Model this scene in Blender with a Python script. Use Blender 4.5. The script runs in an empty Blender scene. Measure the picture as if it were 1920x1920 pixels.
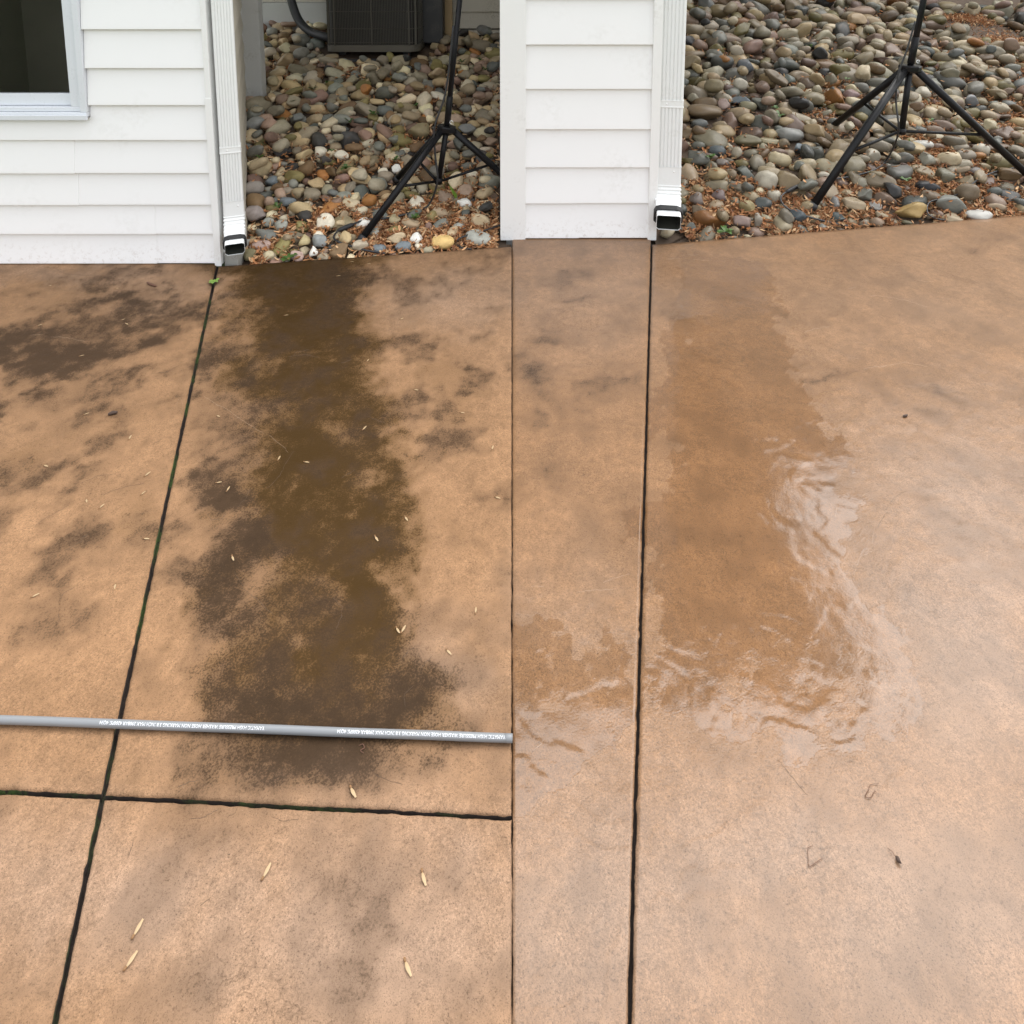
import bpy, bmesh, math, random
import numpy as np
from mathutils import Vector, Matrix

random.seed(11)
RNG = np.random.default_rng(11)
SC = bpy.context.scene
COL = SC.collection

# ------------------------------------------------------------------ camera
H = 1.45                      # eye height
F = 1300.0                    # focal length in picture pixels (picture 1920 wide)
TH = math.radians(8.0)        # tilted down
YP = 92.0                     # row of the principal point (a rising-front / shifted lens)
cam = bpy.data.cameras.new('camera')
cam.sensor_width = 36.0
cam.lens = F / 1920.0 * 36.0
cam.shift_y = -(960.0 - YP) / 1920.0
cam.clip_start = 0.05
cam.clip_end = 300.0
cam_o = bpy.data.objects.new('camera', cam)
cam_o.location = (0, 0, H)
cam_o.rotation_euler = (math.pi / 2 - TH, 0, 0)
COL.objects.link(cam_o)
SC.camera = cam_o

# ------------------------------------------------------------------ sky, sun, exposure
SUN_EL, SUN_AZ = math.radians(58), math.radians(38)      # high, ahead and to the right, behind thin cloud
world = bpy.data.worlds.new('World')
SC.world = world
world.use_nodes = True
wn = world.node_tree
wn.nodes.clear()
w_out = wn.nodes.new('ShaderNodeOutputWorld')
w_bg = wn.nodes.new('ShaderNodeBackground')
w_sky = wn.nodes.new('ShaderNodeTexSky')
w_sky.sky_type = 'NISHITA'
w_sky.sun_disc = False
w_sky.sun_elevation = SUN_EL
w_sky.sun_rotation = SUN_AZ
w_sky.air_density = 1.0
w_sky.dust_density = 4.0
w_hsv = wn.nodes.new('ShaderNodeHueSaturation')          # cloud cover: nearly colourless sky
w_hsv.inputs['Saturation'].default_value = 0.30
wn.links.new(w_sky.outputs[0], w_hsv.inputs['Color'])
w_gam = wn.nodes.new('ShaderNodeGamma')                    # cloud evens the sky out
w_gam.inputs['Gamma'].default_value = 0.50
wn.links.new(w_hsv.outputs[0], w_gam.inputs['Color'])
wn.links.new(w_gam.outputs[0], w_bg.inputs['Color'])
w_bg.inputs['Strength'].default_value = 0.15
wn.links.new(w_bg.outputs[0], w_out.inputs['Surface'])

sun = bpy.data.lights.new('sun', 'SUN')
sun.energy = 0.5
sun.angle = math.radians(75)
sun.color = (1.0, 0.98, 0.95)
sun_o = bpy.data.objects.new('sun', sun)
sd = Vector((math.sin(SUN_AZ) * math.cos(SUN_EL), math.cos(SUN_AZ) * math.cos(SUN_EL), math.sin(SUN_EL)))
sun_o.rotation_euler = (-sd).to_track_quat('-Z', 'Y').to_euler()
sun_o.location = (0, -5, 8)
COL.objects.link(sun_o)

SC.view_settings.view_transform = 'Standard'
SC.view_settings.look = 'None'
SC.view_settings.exposure = 2.66
SC.view_settings.gamma = 1.0
SC.view_settings.use_curve_mapping = False
SC.render.engine = 'CYCLES'
SC.cycles.max_bounces = 6
SC.cycles.use_denoising = True

# ------------------------------------------------------------------ geometry of the view
CT, ST = math.cos(TH), math.sin(TH)

def ray(px, py):
    a = (px - 960.0) / F
    b = -(py - YP) / F
    return Vector((a, CT + b * ST, -ST + b * CT))

def P(px, py, z=0.0):
    d = ray(px, py)
    t = (z - H) / d.z
    return Vector((d.x * t, d.y * t, z))

def PY(px, py, Y):
    d = ray(px, py)
    t = Y / d.y
    return Vector((d.x * t, Y, H + d.z * t))

def Pnp(px, py):
    a = (px - 960.0) / F
    b = -(py - YP) / F
    dy = CT + b * ST
    dz = -ST + b * CT
    t = -H / dz
    return a * t, dy * t

def proj_np(x, y, z):
    zc = y * CT - (z - H) * ST
    yc = y * ST + (z - H) * CT
    return 960 + F * x / zc, YP - F * yc / zc

# ------------------------------------------------------------------ noise in numpy
def _hash(ix, iy, seed):
    n = (ix.astype(np.int64) * 374761393 + iy.astype(np.int64) * 668265263 + seed * 974711) & 0x7fffffff
    n = ((n ^ (n >> 13)) * 1274126177) & 0x7fffffff
    n = n ^ (n >> 16)
    return (n & 0xffff) / 65535.0

def vnoise(x, y, seed=0):
    ix, iy = np.floor(x), np.floor(y)
    fx, fy = x - ix, y - iy
    fx = fx * fx * (3 - 2 * fx)
    fy = fy * fy * (3 - 2 * fy)
    a = _hash(ix, iy, seed); b = _hash(ix + 1, iy, seed)
    c = _hash(ix, iy + 1, seed); d = _hash(ix + 1, iy + 1, seed)
    return (a * (1 - fx) + b * fx) * (1 - fy) + (c * (1 - fx) + d * fx) * fy

def fbm(x, y, seed=0, octv=5, gain=0.5):
    s, a, t = 0, 1.0, 0
    for o in range(octv):
        s = s + a * vnoise(x * 2 ** o + 13.7 * o, y * 2 ** o - 7.1 * o, seed + o)
        t += a
        a *= gain
    return s / t

def sstep(a, b, v):
    t = np.clip((v - a) / (b - a), 0, 1)
    return t * t * (3 - 2 * t)

# ------------------------------------------------------------------ materials
MATS = {}

def new_mat(name):
    m = bpy.data.materials.new(name)
    m.use_nodes = True
    nt = m.node_tree
    b = nt.nodes['Principled BSDF']
    MATS[name] = m
    return m, nt, b

def nd(nt, t, **kw):
    n = nt.nodes.new(t)
    for k, v in kw.items():
        setattr(n, k, v)
    return n

def lk(nt, a, b):
    nt.links.new(a, b)

def mth(nt, op, a, b=None, c=None, clamp=False):
    n = nd(nt, 'ShaderNodeMath', operation=op, use_clamp=clamp)
    for i, v in enumerate((a, b, c)):
        if v is None:
            continue
        if isinstance(v, (int, float)):
            n.inputs[i].default_value = v
        else:
            lk(nt, v, n.inputs[i])
    return n.outputs[0]

def mapr(nt, v, a, b, c=0.0, d=1.0):
    n = nd(nt, 'ShaderNodeMapRange')
    n.interpolation_type = 'SMOOTHSTEP'
    lk(nt, v, n.inputs[0])
    for i, q in enumerate((a, b, c, d)):
        n.inputs[i + 1].default_value = q
    return n.outputs[0]

def noise(nt, vec, scale, detail=4, rough=0.55, dist=0.0):
    n = nd(nt, 'ShaderNodeTexNoise')
    lk(nt, vec, n.inputs['Vector'])
    n.inputs['Scale'].default_value = scale
    n.inputs['Detail'].default_value = detail
    n.inputs['Roughness'].default_value = rough
    n.inputs['Distortion'].default_value = dist
    return n.outputs['Fac']

def mixc(nt, f, a, b, blend='MIX'):
    n = nd(nt, 'ShaderNodeMix', data_type='RGBA', blend_type=blend)
    if isinstance(f, (int, float)):
        n.inputs[0].default_value = f
    else:
        lk(nt, f, n.inputs[0])
    for i, v in ((6, a), (7, b)):
        if isinstance(v, (tuple, list)):
            n.inputs[i].default_value = (*v[:3], 1)
        else:
            lk(nt, v, n.inputs[i])
    return n.outputs[2]

def objco(nt):
    return nd(nt, 'ShaderNodeTexCoord').outputs['Object']

def plain(name, col, rough=0.5, var=0.12, scale=8.0, bump=0.0, metal=0.0, dirt=None, spec=0.5):
    """base colour with soft mottling, optional dirt colour and fine relief"""
    m, nt, b = new_mat(name)
    co = objco(nt)
    n1 = noise(nt, co, scale, 5)
    n2 = noise(nt, co, scale * 14, 3)
    hi = tuple(min(1, c * (1 + var)) for c in col)
    lo = tuple(c * (1 - var) for c in col)
    c = mixc(nt, n1, lo, hi)
    if dirt:
        f = mth(nt, 'MULTIPLY', mapr(nt, n1, 0.5, 0.72), mapr(nt, n2, 0.4, 0.7))
        c = mixc(nt, mth(nt, 'MULTIPLY', f, dirt[1]), c, dirt[0])
    lk(nt, c, b.inputs['Base Color'])
    b.inputs['Roughness'].default_value = rough
    b.inputs['Metallic'].default_value = metal
    b.inputs['Specular IOR Level'].default_value = spec
    r = mth(nt, 'MULTIPLY_ADD', n2, 0.2, rough - 0.1)
    lk(nt, r, b.inputs['Roughness'])
    if bump:
        bp = nd(nt, 'ShaderNodeBump')
        bp.inputs['Strength'].default_value = 0.5
        bp.inputs['Distance'].default_value = bump
        lk(nt, n2, bp.inputs['Height'])
        lk(nt, bp.outputs[0], b.inputs['Normal'])
    return m

plain('white_vinyl', (0.86, 0.86, 0.855), 0.45, 0.02, 3.0, 0.0004, dirt=((0.55, 0.54, 0.50), 0.22))
plain('white_trim', (0.83, 0.83, 0.815), 0.42, 0.03, 4.0, 0.0003, dirt=((0.5, 0.49, 0.44), 0.3))
plain('white_metal', (0.80, 0.81, 0.80), 0.32, 0.03, 5.0, 0.0, dirt=((0.5, 0.49, 0.43), 0.3))
plain('window_white', (0.69, 0.715, 0.75), 0.3, 0.03, 6.0)
plain('beige_siding', (0.50, 0.46, 0.38), 0.6, 0.1, 5.0, 0.0006, dirt=((0.25, 0.22, 0.16), 0.6))
plain('grey_board', (0.52, 0.52, 0.50), 0.55, 0.06, 6.0, 0.0005, dirt=((0.3, 0.28, 0.23), 0.5))
plain('dark_void', (0.02, 0.019, 0.017), 0.9, 0.3, 6.0)
plain('room_dark', (0.20, 0.17, 0.135), 0.9, 0.2, 3.0)
plain('black_metal', (0.008, 0.008, 0.009), 0.36, 0.3, 12.0, dirt=((0.06, 0.055, 0.05), 0.3), spec=0.22)
plain('black_rubber', (0.018, 0.018, 0.019), 0.62, 0.25, 30.0, 0.0004)
plain('black_plastic', (0.03, 0.03, 0.032), 0.5, 0.25, 10.0, dirt=((0.12, 0.1, 0.08), 0.5))
plain('cable_black', (0.025, 0.025, 0.027), 0.45, 0.2, 20.0)
plain('condenser_dark', (0.03, 0.027, 0.024), 0.6, 0.3, 15.0)
plain('condenser_tan', (0.12, 0.108, 0.086), 0.5, 0.12, 8.0, dirt=((0.07, 0.06, 0.045), 0.6))
plain('condenser_wire', (0.085, 0.078, 0.062), 0.45, 0.12, 8.0)
plain('pad_grey', (0.045, 0.047, 0.05), 0.75, 0.2, 10.0, 0.001)
plain('timber', (0.36, 0.25, 0.13), 0.7, 0.2, 6.0, 0.001)
plain('soil', (0.075, 0.05, 0.032), 0.9, 0.35, 9.0, 0.004, dirt=((0.16, 0.085, 0.04), 0.7))
plain('concrete_grey', (0.33, 0.32, 0.29), 0.8, 0.12, 9.0, 0.001, dirt=((0.12, 0.08, 0.05), 0.7))
plain('throat_dark', (0.02, 0.021, 0.014), 0.85, 0.5, 25.0, 0.001)  # near-black lining inside the downspout outlet
plain('hose_grey', (0.20, 0.21, 0.22), 0.42, 0.04, 9.0, dirt=((0.2, 0.18, 0.15), 0.35))
plain('print_white', (0.80, 0.82, 0.84), 0.5, 0.03, 40.0)
plain('leaf_green', (0.055, 0.115, 0.02), 0.5, 0.3, 40.0)
plain('leaf_lime', (0.17, 0.29, 0.04), 0.5, 0.25, 40.0)
plain('seed_tan', (0.40, 0.28, 0.15), 0.5, 0.2, 60.0)
plain('seed_nut', (0.2, 0.1, 0.035), 0.5, 0.2, 60.0)
plain('debris_dark', (0.05, 0.028, 0.018), 0.7, 0.3, 60.0)
plain('bark_brown', (0.12, 0.055, 0.032), 0.8, 0.3, 60.0, 0.001)
plain('crease_dark', (0.075, 0.045, 0.024), 0.7, 0.4, 80.0)
plain('crease_pale_sheen', (0.34, 0.24, 0.16), 0.25, 0.25, 80.0)
plain('roof_shingle', (0.09, 0.085, 0.08), 0.9, 0.3, 12.0, 0.002)
plain('grass_ground', (0.06, 0.09, 0.025), 0.95, 0.4, 6.0, 0.01)

for nm in ('white_vinyl', 'white_trim'):
    m = MATS[nm]; nt = m.node_tree; b = nt.nodes['Principled BSDF']
    src = b.inputs['Base Color'].links[0].from_socket
    co = objco(nt)
    sz = nd(nt, 'ShaderNodeSeparateXYZ'); lk(nt, co, sz.inputs[0])
    sp1 = noise(nt, co, 55, 5, 0.7); sp2 = noise(nt, co, 7, 4, 0.6)
    f = mth(nt, 'MULTIPLY', mapr(nt, sp1, 0.50, 0.72), mapr(nt, mth(nt, 'ADD', sz.outputs[2], mth(nt, 'MULTIPLY', sp2, -0.12)), 0.07, -0.04))
    c = mixc(nt, mth(nt, 'MULTIPLY', f, 0.32), src, (0.30, 0.21, 0.14))
    lk(nt, c, b.inputs['Base Color'])

# window glass
m, nt, b = new_mat('window_glass')
b.inputs['Base Color'].default_value = (0.9, 0.93, 0.92, 1)
b.inputs['Roughness'].default_value = 0.03
b.inputs['Transmission Weight'].default_value = 1.0
b.inputs['IOR'].default_value = 1.2

# river stones : colour comes from the object (single stones) or from a colour attribute (the joined rest)
def stone_mat(name, attr, rough):
    m, nt, b = new_mat(name)
    co = objco(nt)
    if attr:
        a = nd(nt, 'ShaderNodeAttribute', attribute_name='tint')
        colr = a.outputs['Color']
        vec = co
        sc = 1.0
    else:
        oi = nd(nt, 'ShaderNodeObjectInfo')
        colr = oi.outputs['Color']
        ad = nd(nt, 'ShaderNodeVectorMath', operation='ADD')
        lk(nt, co, ad.inputs[0])
        lk(nt, oi.outputs['Location'], ad.inputs[1])
        vec = ad.outputs[0]
    n1 = noise(nt, vec, 22 if attr else 1.6, 5, 0.6, 0.6)
    n2 = noise(nt, vec, 260 if attr else 16, 4, 0.65)
    v = mth(nt, 'MULTIPLY_ADD', n1, 0.75, 0.62)
    v = mth(nt, 'MULTIPLY', v, mth(nt, 'MULTIPLY_ADD', n2, 0.5, 0.75))
    vm = nd(nt, 'ShaderNodeVectorMath', operation='SCALE')
    lk(nt, colr, vm.inputs[0])
    lk(nt, v, vm.inputs[3])
    c = mixc(nt, mapr(nt, n1, 0.55, 0.8, 0, 0.35), vm.outputs[0], (0.20, 0.11, 0.05))
    lk(nt, c, b.inputs['Base Color'])
    lk(nt, mth(nt, 'MULTIPLY_ADD', n2, 0.3, rough - 0.15), b.inputs['Roughness'])
    b.inputs['Specular IOR Level'].default_value = 0.3
    bp = nd(nt, 'ShaderNodeBump')
    bp.inputs['Strength'].default_value = 0.35
    bp.inputs['Distance'].default_value = 0.002
    lk(nt, n2, bp.inputs['Height'])
    lk(nt, bp.outputs[0], b.inputs['Normal'])
    return m

stone_mat('stone_dry', False, 0.62)
stone_mat('stone_dry_rest', True, 0.62)
stone_mat('stone_wet', False, 0.42)
stone_mat('stone_wet_rest', True, 0.42)

def tint_mat(name, rough=0.75, sub=0.0):
    m, nt, b = new_mat(name)
    a = nd(nt, 'ShaderNodeAttribute', attribute_name='tint')
    n1 = noise(nt, objco(nt), 90, 3)
    vm = nd(nt, 'ShaderNodeVectorMath', operation='SCALE')
    lk(nt, a.outputs['Color'], vm.inputs[0])
    lk(nt, mth(nt, 'MULTIPLY_ADD', n1, 0.6, 0.7), vm.inputs[3])
    lk(nt, vm.outputs[0], b.inputs['Base Color'])
    b.inputs['Roughness'].default_value = rough
    return m
tint_mat('litter')

# joint filler : black dirt with moss
m, nt, b = new_mat('joint_filler')
co = objco(nt)
n1 = noise(nt, co, 7, 5, 0.6)
n2 = noise(nt, co, 120, 4, 0.7)
sx = nd(nt, 'ShaderNodeSeparateXYZ'); lk(nt, co, sx.inputs[0])
moss = mth(nt, 'MULTIPLY', mapr(nt, n1, 0.46, 0.62), mapr(nt, n2, 0.3, 0.6))
moss = mth(nt, 'MULTIPLY', moss, mapr(nt, sx.outputs[0], -0.05, -0.2))     # moss grows only in the uncleaned half
c = mixc(nt, n2, (0.010, 0.007, 0.006), (0.035, 0.022, 0.016))
c = mixc(nt, moss, c, (0.045, 0.085, 0.015))
lk(nt, c, b.inputs['Base Color'])
b.inputs['Roughness'].default_value = 0.9
bp = nd(nt, 'ShaderNodeBump'); bp.inputs['Strength'].default_value = 0.8; bp.inputs['Distance'].default_value = 0.004
lk(nt, n2, bp.inputs['Height']); lk(nt, bp.outputs[0], b.inputs['Normal'])

# stamped, integrally coloured concrete with mildew (R), algae run-off (G), pink tone with sky sheen painted in (B), water film darkened like the roof's reflection (A)
m, nt, b = new_mat('stamped_concrete')
co = objco(nt)
at = nd(nt, 'ShaderNodeAttribute', attribute_name='mask')
sp = nd(nt, 'ShaderNodeSeparateColor'); lk(nt, at.outputs['Color'], sp.inputs[0])
sxn = nd(nt, 'ShaderNodeSeparateXYZ'); lk(nt, co, sxn.inputs[0]); sxc = sxn.outputs[0]
R, G, B, A = sp.outputs[0], sp.outputs[1], sp.outputs[2], at.outputs['Alpha']
n1 = noise(nt, co, 5, 6, 0.6, 0.8)
n2 = noise(nt, co, 38, 6, 0.62, 0.4)
n3 = noise(nt, co, 260, 4, 0.6)
n4 = noise(nt, co, 620, 2, 0.5)
base = mixc(nt, B, (0.272, 0.156, 0.082), (0.276, 0.184, 0.125))
v = mth(nt, 'MULTIPLY_ADD', n1, 0.8, 0.58)
v = mth(nt, 'MULTIPLY', v, mth(nt, 'MULTIPLY_ADD', n2, 0.8, 0.6))
v = mth(nt, 'MULTIPLY', v, mth(nt, 'MULTIPLY_ADD', n3, 1.25, 0.38))
v = mth(nt, 'MULTIPLY', v, mth(nt, 'MULTIPLY_ADD', n4, 0.8, 0.6))
vs = nd(nt, 'ShaderNodeVectorMath', operation='SCALE'); lk(nt, base, vs.inputs[0]); lk(nt, v, vs.inputs[3])
base = vs.outputs[0]
# pale sand grains and dark pits
base = mixc(nt, mapr(nt, n4, 0.70, 0.78, 0, 0.45), base, (0.62, 0.52, 0.42))
base = mixc(nt, mapr(nt, n4, 0.40, 0.30, 0, 0.6), base, (0.06, 0.04, 0.03))
n5 = noise(nt, co, 6.5, 5, 0.55, 1.6)
n6 = noise(nt, co, 3.3, 3, 0.5)
line = mapr(nt, mth(nt, 'ABSOLUTE', mth(nt, 'SUBTRACT', n5, 0.5)), 0.0, 0.010, 1.0, 0.0)
n7 = noise(nt, co, 11.0, 4, 0.6, 2.2)
line2 = mapr(nt, mth(nt, 'ABSOLUTE', mth(nt, 'SUBTRACT', n7, 0.47)), 0.0, 0.012, 1.0, 0.0)
line = mth(nt, 'MULTIPLY', mth(nt, 'MAXIMUM', line, mth(nt, 'MULTIPLY', line2, 0.8)), mapr(nt, n6, 0.55, 0.66))
base = mixc(nt, mth(nt, 'MULTIPLY', line, mth(nt, 'MULTIPLY_ADD', mapr(nt, sxc, -0.02, 0.02), -0.14, 0.26)), base, (0.06, 0.036, 0.02))
base = mixc(nt, mapr(nt, n3, 0.36, 0.27, 0, 0.5), base, (0.07, 0.043, 0.028))
fine = mth(nt, 'ADD', mth(nt, 'MULTIPLY', mth(nt, 'SUBTRACT', n3, 0.5), 3.0), mth(nt, 'MULTIPLY', mth(nt, 'SUBTRACT', n2, 0.5), 1.6))
fine = mth(nt, 'ADD', fine, mth(nt, 'MULTIPLY', mth(nt, 'SUBTRACT', n4, 0.5), 1.3))
g = mapr(nt, mth(nt, 'ADD', G, mth(nt, 'MULTIPLY', fine, 0.55)), 0.08, 0.95, 0, 0.92)
g = mth(nt, 'MULTIPLY', g, mapr(nt, G, 0.02, 0.25))
base = mixc(nt, mapr(nt, G, 0.0, 0.85, 0, 0.60), base, (0.125, 0.064, 0.015))
base = mixc(nt, g, base, (0.036, 0.0185, 0.0034))
r_ = mapr(nt, mth(nt, 'ADD', R, mth(nt, 'MULTIPLY', fine, 0.62)), 0.16, 1.05, 0, 0.85)
r_ = mth(nt, 'MULTIPLY', r_, mapr(nt, R, 0.02, 0.2))
base = mixc(nt, mapr(nt, R, 0.0, 0.9, 0, 0.45), base, (0.095, 0.056, 0.033))
base = mixc(nt, r_, base, (0.036, 0.0215, 0.0115))
wet_reflect = mixc(nt, 1.0, base, (0.66, 0.575, 0.465), 'MULTIPLY')  # wet darkening, with the dark roof reflection painted in
base = mixc(nt, mth(nt, 'MAXIMUM', A, mth(nt, 'MULTIPLY', mapr(nt, sxc, -0.004, 0.004), 0.48)), base, wet_reflect)
lk(nt, base, b.inputs['Base Color'])
ro = mth(nt, 'SUBTRACT', mth(nt, 'MULTIPLY_ADD', n2, 0.25, 0.66), mth(nt, 'MULTIPLY', A, 0.30))
b.inputs['Specular IOR Level'].default_value = 0.10
lk(nt, ro, b.inputs['Roughness'])
lk(nt, mth(nt, 'MAXIMUM', A, mth(nt, 'MULTIPLY', mapr(nt, sxc, -0.004, 0.004), 0.70)), b.inputs['Coat Weight'])
lk(nt, mapr(nt, A, 0.3, 0.9, 0.22, 0.05), b.inputs['Coat Roughness'])
b.inputs['Coat IOR'].default_value = 1.42
hgt = mth(nt, 'ADD', mth(nt, 'MULTIPLY', n3, 0.7), mth(nt, 'MULTIPLY', n2, 1.3))
hgt = mth(nt, 'SUBTRACT', hgt, mth(nt, 'MULTIPLY', line, 0.4))
bp = nd(nt, 'ShaderNodeBump'); bp.inputs['Distance'].default_value = 0.003
lk(nt, mth(nt, 'MULTIPLY_ADD', A, -0.35, 0.75), bp.inputs['Strength'])
lk(nt, hgt, bp.inputs['Height']); lk(nt, bp.outputs[0], b.inputs['Normal'])
hgt2 = mth(nt, 'ADD', mth(nt, 'ADD', mth(nt, 'MULTIPLY', n3, 1.2), mth(nt, 'MULTIPLY', n2, 1.0)), mth(nt, 'MULTIPLY', n1, 0.8))
hgt2 = mth(nt, 'MULTIPLY', hgt2, mth(nt, 'MULTIPLY_ADD', mapr(nt, A, 0.5, 0.95), -0.74, 1.0))
hgt2 = mth(nt, 'ADD', hgt2, mth(nt, 'MULTIPLY', A, 2.2))          # the film's own thickness: a rounded rim
bp2 = nd(nt, 'ShaderNodeBump'); bp2.inputs['Distance'].default_value = 0.0035; bp2.inputs['Strength'].default_value = 0.11
lk(nt, hgt2, bp2.inputs['Height']); lk(nt, bp2.outputs[0], b.inputs['Coat Normal'])

# ------------------------------------------------------------------ object helpers
def mesh_obj(name, verts, faces, mat, parent=None, smooth=False):
    me = bpy.data.meshes.new(name)
    me.from_pydata([tuple(v) for v in verts], [], faces)
    me.update()
    if smooth:
        me.polygons.foreach_set('use_smooth', [True] * len(me.polygons))
    if mat:
        me.materials.append(MATS[mat])
    o = bpy.data.objects.new(name, me)
    COL.objects.link(o)
    if parent:
        o.parent = parent
        o.matrix_parent_inverse = parent.matrix_basis.inverted()
    return o

def bm_obj(name, bm, mat, parent=None, smooth=False):
    bmesh.ops.recalc_face_normals(bm, faces=bm.faces[:])
    me = bpy.data.meshes.new(name)
    bm.to_mesh(me)
    bm.free()
    if smooth:
        me.polygons.foreach_set('use_smooth', [True] * len(me.polygons))
    me.materials.append(MATS[mat])
    o = bpy.data.objects.new(name, me)
    COL.objects.link(o)
    if parent:
        o.parent = parent
        o.matrix_parent_inverse = parent.matrix_basis.inverted()
    return o

def thing(name, label, cat, loc=(0, 0, 0), group=None):
    o = bpy.data.objects.new(name, None)
    o.empty_display_size = 0.1
    o.location = loc
    COL.objects.link(o)
    return tag(o, label, cat, group)

def tag(o, label=None, cat=None, group=None, kind=None):
    if label: o['label'] = label
    if cat: o['category'] = cat
    if group: o['group'] = group
    if kind: o['kind'] = kind
    return o

def add_box(bm, lo, hi, bevel=0.0, mat=None):
    r = bmesh.ops.create_cube(bm, size=1.0)
    vs = r['verts']
    for v in vs:
        v.co = Vector([(lo[i] + hi[i]) / 2 + v.co[i] * (hi[i] - lo[i]) for i in range(3)])
    if bevel:
        es = list({e for v in vs for e in v.link_edges})
        bmesh.ops.bevel(bm, geom=es, offset=bevel, segments=2, affect='EDGES', profile=0.6)

def box_obj(name, lo, hi, mat, parent=None, bevel=0.002):
    bm = bmesh.new()
    add_box(bm, lo, hi, bevel)
    return bm_obj(name, bm, mat, parent)

def sweep(pts, rad, seg=10, cap=True):
    """tube along points; rad number or list"""
    pts = [Vector(p) for p in pts]
    n = len(pts)
    rads = rad if isinstance(rad, (list, tuple)) else [rad] * n
    verts, faces = [], []
    up = Vector((0, 0, 1))
    prev = None
    for i, p in enumerate(pts):
        t = (pts[min(i + 1, n - 1)] - pts[max(i - 1, 0)]).normalized()
        if prev is None:
            a = t.cross(up)
            if a.length < 1e-3:
                a = t.cross(Vector((1, 0, 0)))
            a.normalize()
        else:
            a = (prev - t * prev.dot(t)).normalized()
        prev = a
        bvec = t.cross(a)
        for k in range(seg):
            w = 2 * math.pi * k / seg
            verts.append(p + (a * math.cos(w) + bvec * math.sin(w)) * rads[i])
    for i in range(n - 1):
        for k in range(seg):
            faces.append((i * seg + k, i * seg + (k + 1) % seg, (i + 1) * seg + (k + 1) % seg, (i + 1) * seg + k))
    if cap:
        faces.append(tuple(range(seg))[::-1])
        faces.append(tuple((n - 1) * seg + k for k in range(seg)))
    return verts, faces

def tube_obj(name, pts, rad, mat, parent=None, seg=12):
    v, f = sweep(pts, rad, seg)
    return mesh_obj(name, v, f, mat, parent, True)

def smooth_path(pts, per=8):
    pts = [Vector(p) for p in pts]
    out = []
    n = len(pts)
    for i in range(n - 1):
        p0, p1, p2, p3 = pts[max(i - 1, 0)], pts[i], pts[i + 1], pts[min(i + 2, n - 1)]
        for k in range(per):
            t = k / per
            out.append(0.5 * ((2 * p1) + (p2 - p0) * t + (2 * p0 - 5 * p1 + 4 * p2 - p3) * t * t + (3 * p1 - p0 - 3 * p2 + p3) * t ** 3))
    out.append(pts[-1])
    return out

# ------------------------------------------------------------------ ground far around
g = mesh_obj('ground', [(-60, -60, -0.32), (60, -60, -0.32), (60, 60, -0.32), (-60, 60, -0.32)], [(0, 1, 2, 3)], 'grass_ground')
tag(g, kind='structure')

# ------------------------------------------------------------------ patio
patio = mesh_obj('patio', [(-3.6, -2.5, -0.02), (4.6, -2.5, -0.02), (4.6, 3.9, -0.02), (-3.6, 3.9, -0.02),
                           (-3.6, -2.5, -0.3), (4.6, -2.5, -0.3), (4.6, 3.9, -0.3), (-3.6, 3.9, -0.3)],
                 [(0, 1, 2, 3), (0, 4, 5, 1), (1, 5, 6, 2), (2, 6, 7, 3), (3, 7, 4, 0)], 'joint_filler')
# keep the base under the slabs only: far side follows the planting edge
EL0, EL1 = P(411, 498), P(958, 461)          # rear edge of the uncleaned half
ER0, ER1 = P(1225, 457), P(2300, 372)        # rear edge of the cleaned half
tag(patio, kind='structure')

def relief(x, y):
    f1 = fbm(x * 2.2, y * 2.2, 3, 4)
    f2 = fbm(x * 5.0 + 2 * f1, y * 5.0, 17, 5)
    t = f2 * 7.0
    fl = np.floor(t)
    st = fl + sstep(0.80, 1.0, t - fl)
    z = (f1 - 0.5) * 0.003 + st * 0.00042 + (fbm(x * 26, y * 26, 41, 3) - 0.5) * 0.0009
    return z - 0.0032

def blob(px, py, lst):
    out = np.zeros_like(px)
    for (cx, cy, rx, ry, rot, s) in lst:
        c, q = math.cos(math.radians(rot)), math.sin(math.radians(rot))
        dx, dy = px - cx, py - cy
        u = (dx * c + dy * q) / rx
        v = (-dx * q + dy * c) / ry
        d = u * u + v * v
        out = np.maximum(out, s * np.exp(-d * 0.9))
    return out

OLIVE = [(540, 505, 130, 24, 0, 1.0), (560, 560, 110, 45, 0, 1.0), (600, 600, 70, 30, 20, 0.9), (540, 630, 90, 35, 0, 1.0), (680, 595, 60, 14, 15, 0.75),
         (620, 660, 90, 22, 5, 0.9), (560, 700, 90, 50, 0, .75), (620, 760, 80, 45, 0, 0.8), (560, 820, 90, 40, 0, 0.95), (670, 800, 30, 60, 0, 0.8),
         (610, 870, 110, 55, 0, 0.95), (650, 940, 75, 60, 0, 1.0), (560, 960, 80, 55, 0, 0.95), (650, 1010, 70, 60, 20, 1.0),
         (660, 1080, 55, 70, -10, 1.0), (560, 1060, 80, 45, 0, 0.7), (690, 1130, 60, 60, 0, 0.8), (640, 1190, 60, 40, 0, .85), (560, 1240, 110, 50, 0, 0.75),
         (680, 1260, 70, 45, 0, 0.85), (620, 1310, 120, 30, 0, 0.6), (490, 570, 40, 40, 0, 0.7), (440, 545, 30, 30, 0, 0.5), (460, 1300, 60, 30, 0, 0.5),
         (85, 640, 40, 18, 0, 0.4), (200, 770, 45, 16, -15, 0.35), (150, 800, 60, 20, 0, 0.35), (110, 1310, 60, 20, 0, 0.35), (75, 1300, 40, 40, 0, 0.4), (110, 1440, 45, 18, 0, 0.35),
         (480, 1200, 60, 60, 0, .5), (770, 1050, 30, 60, 0, .4), (590, 1350, 180, 30, 0, .45), (730, 760, 60, 14, 0, .3)]
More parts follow.
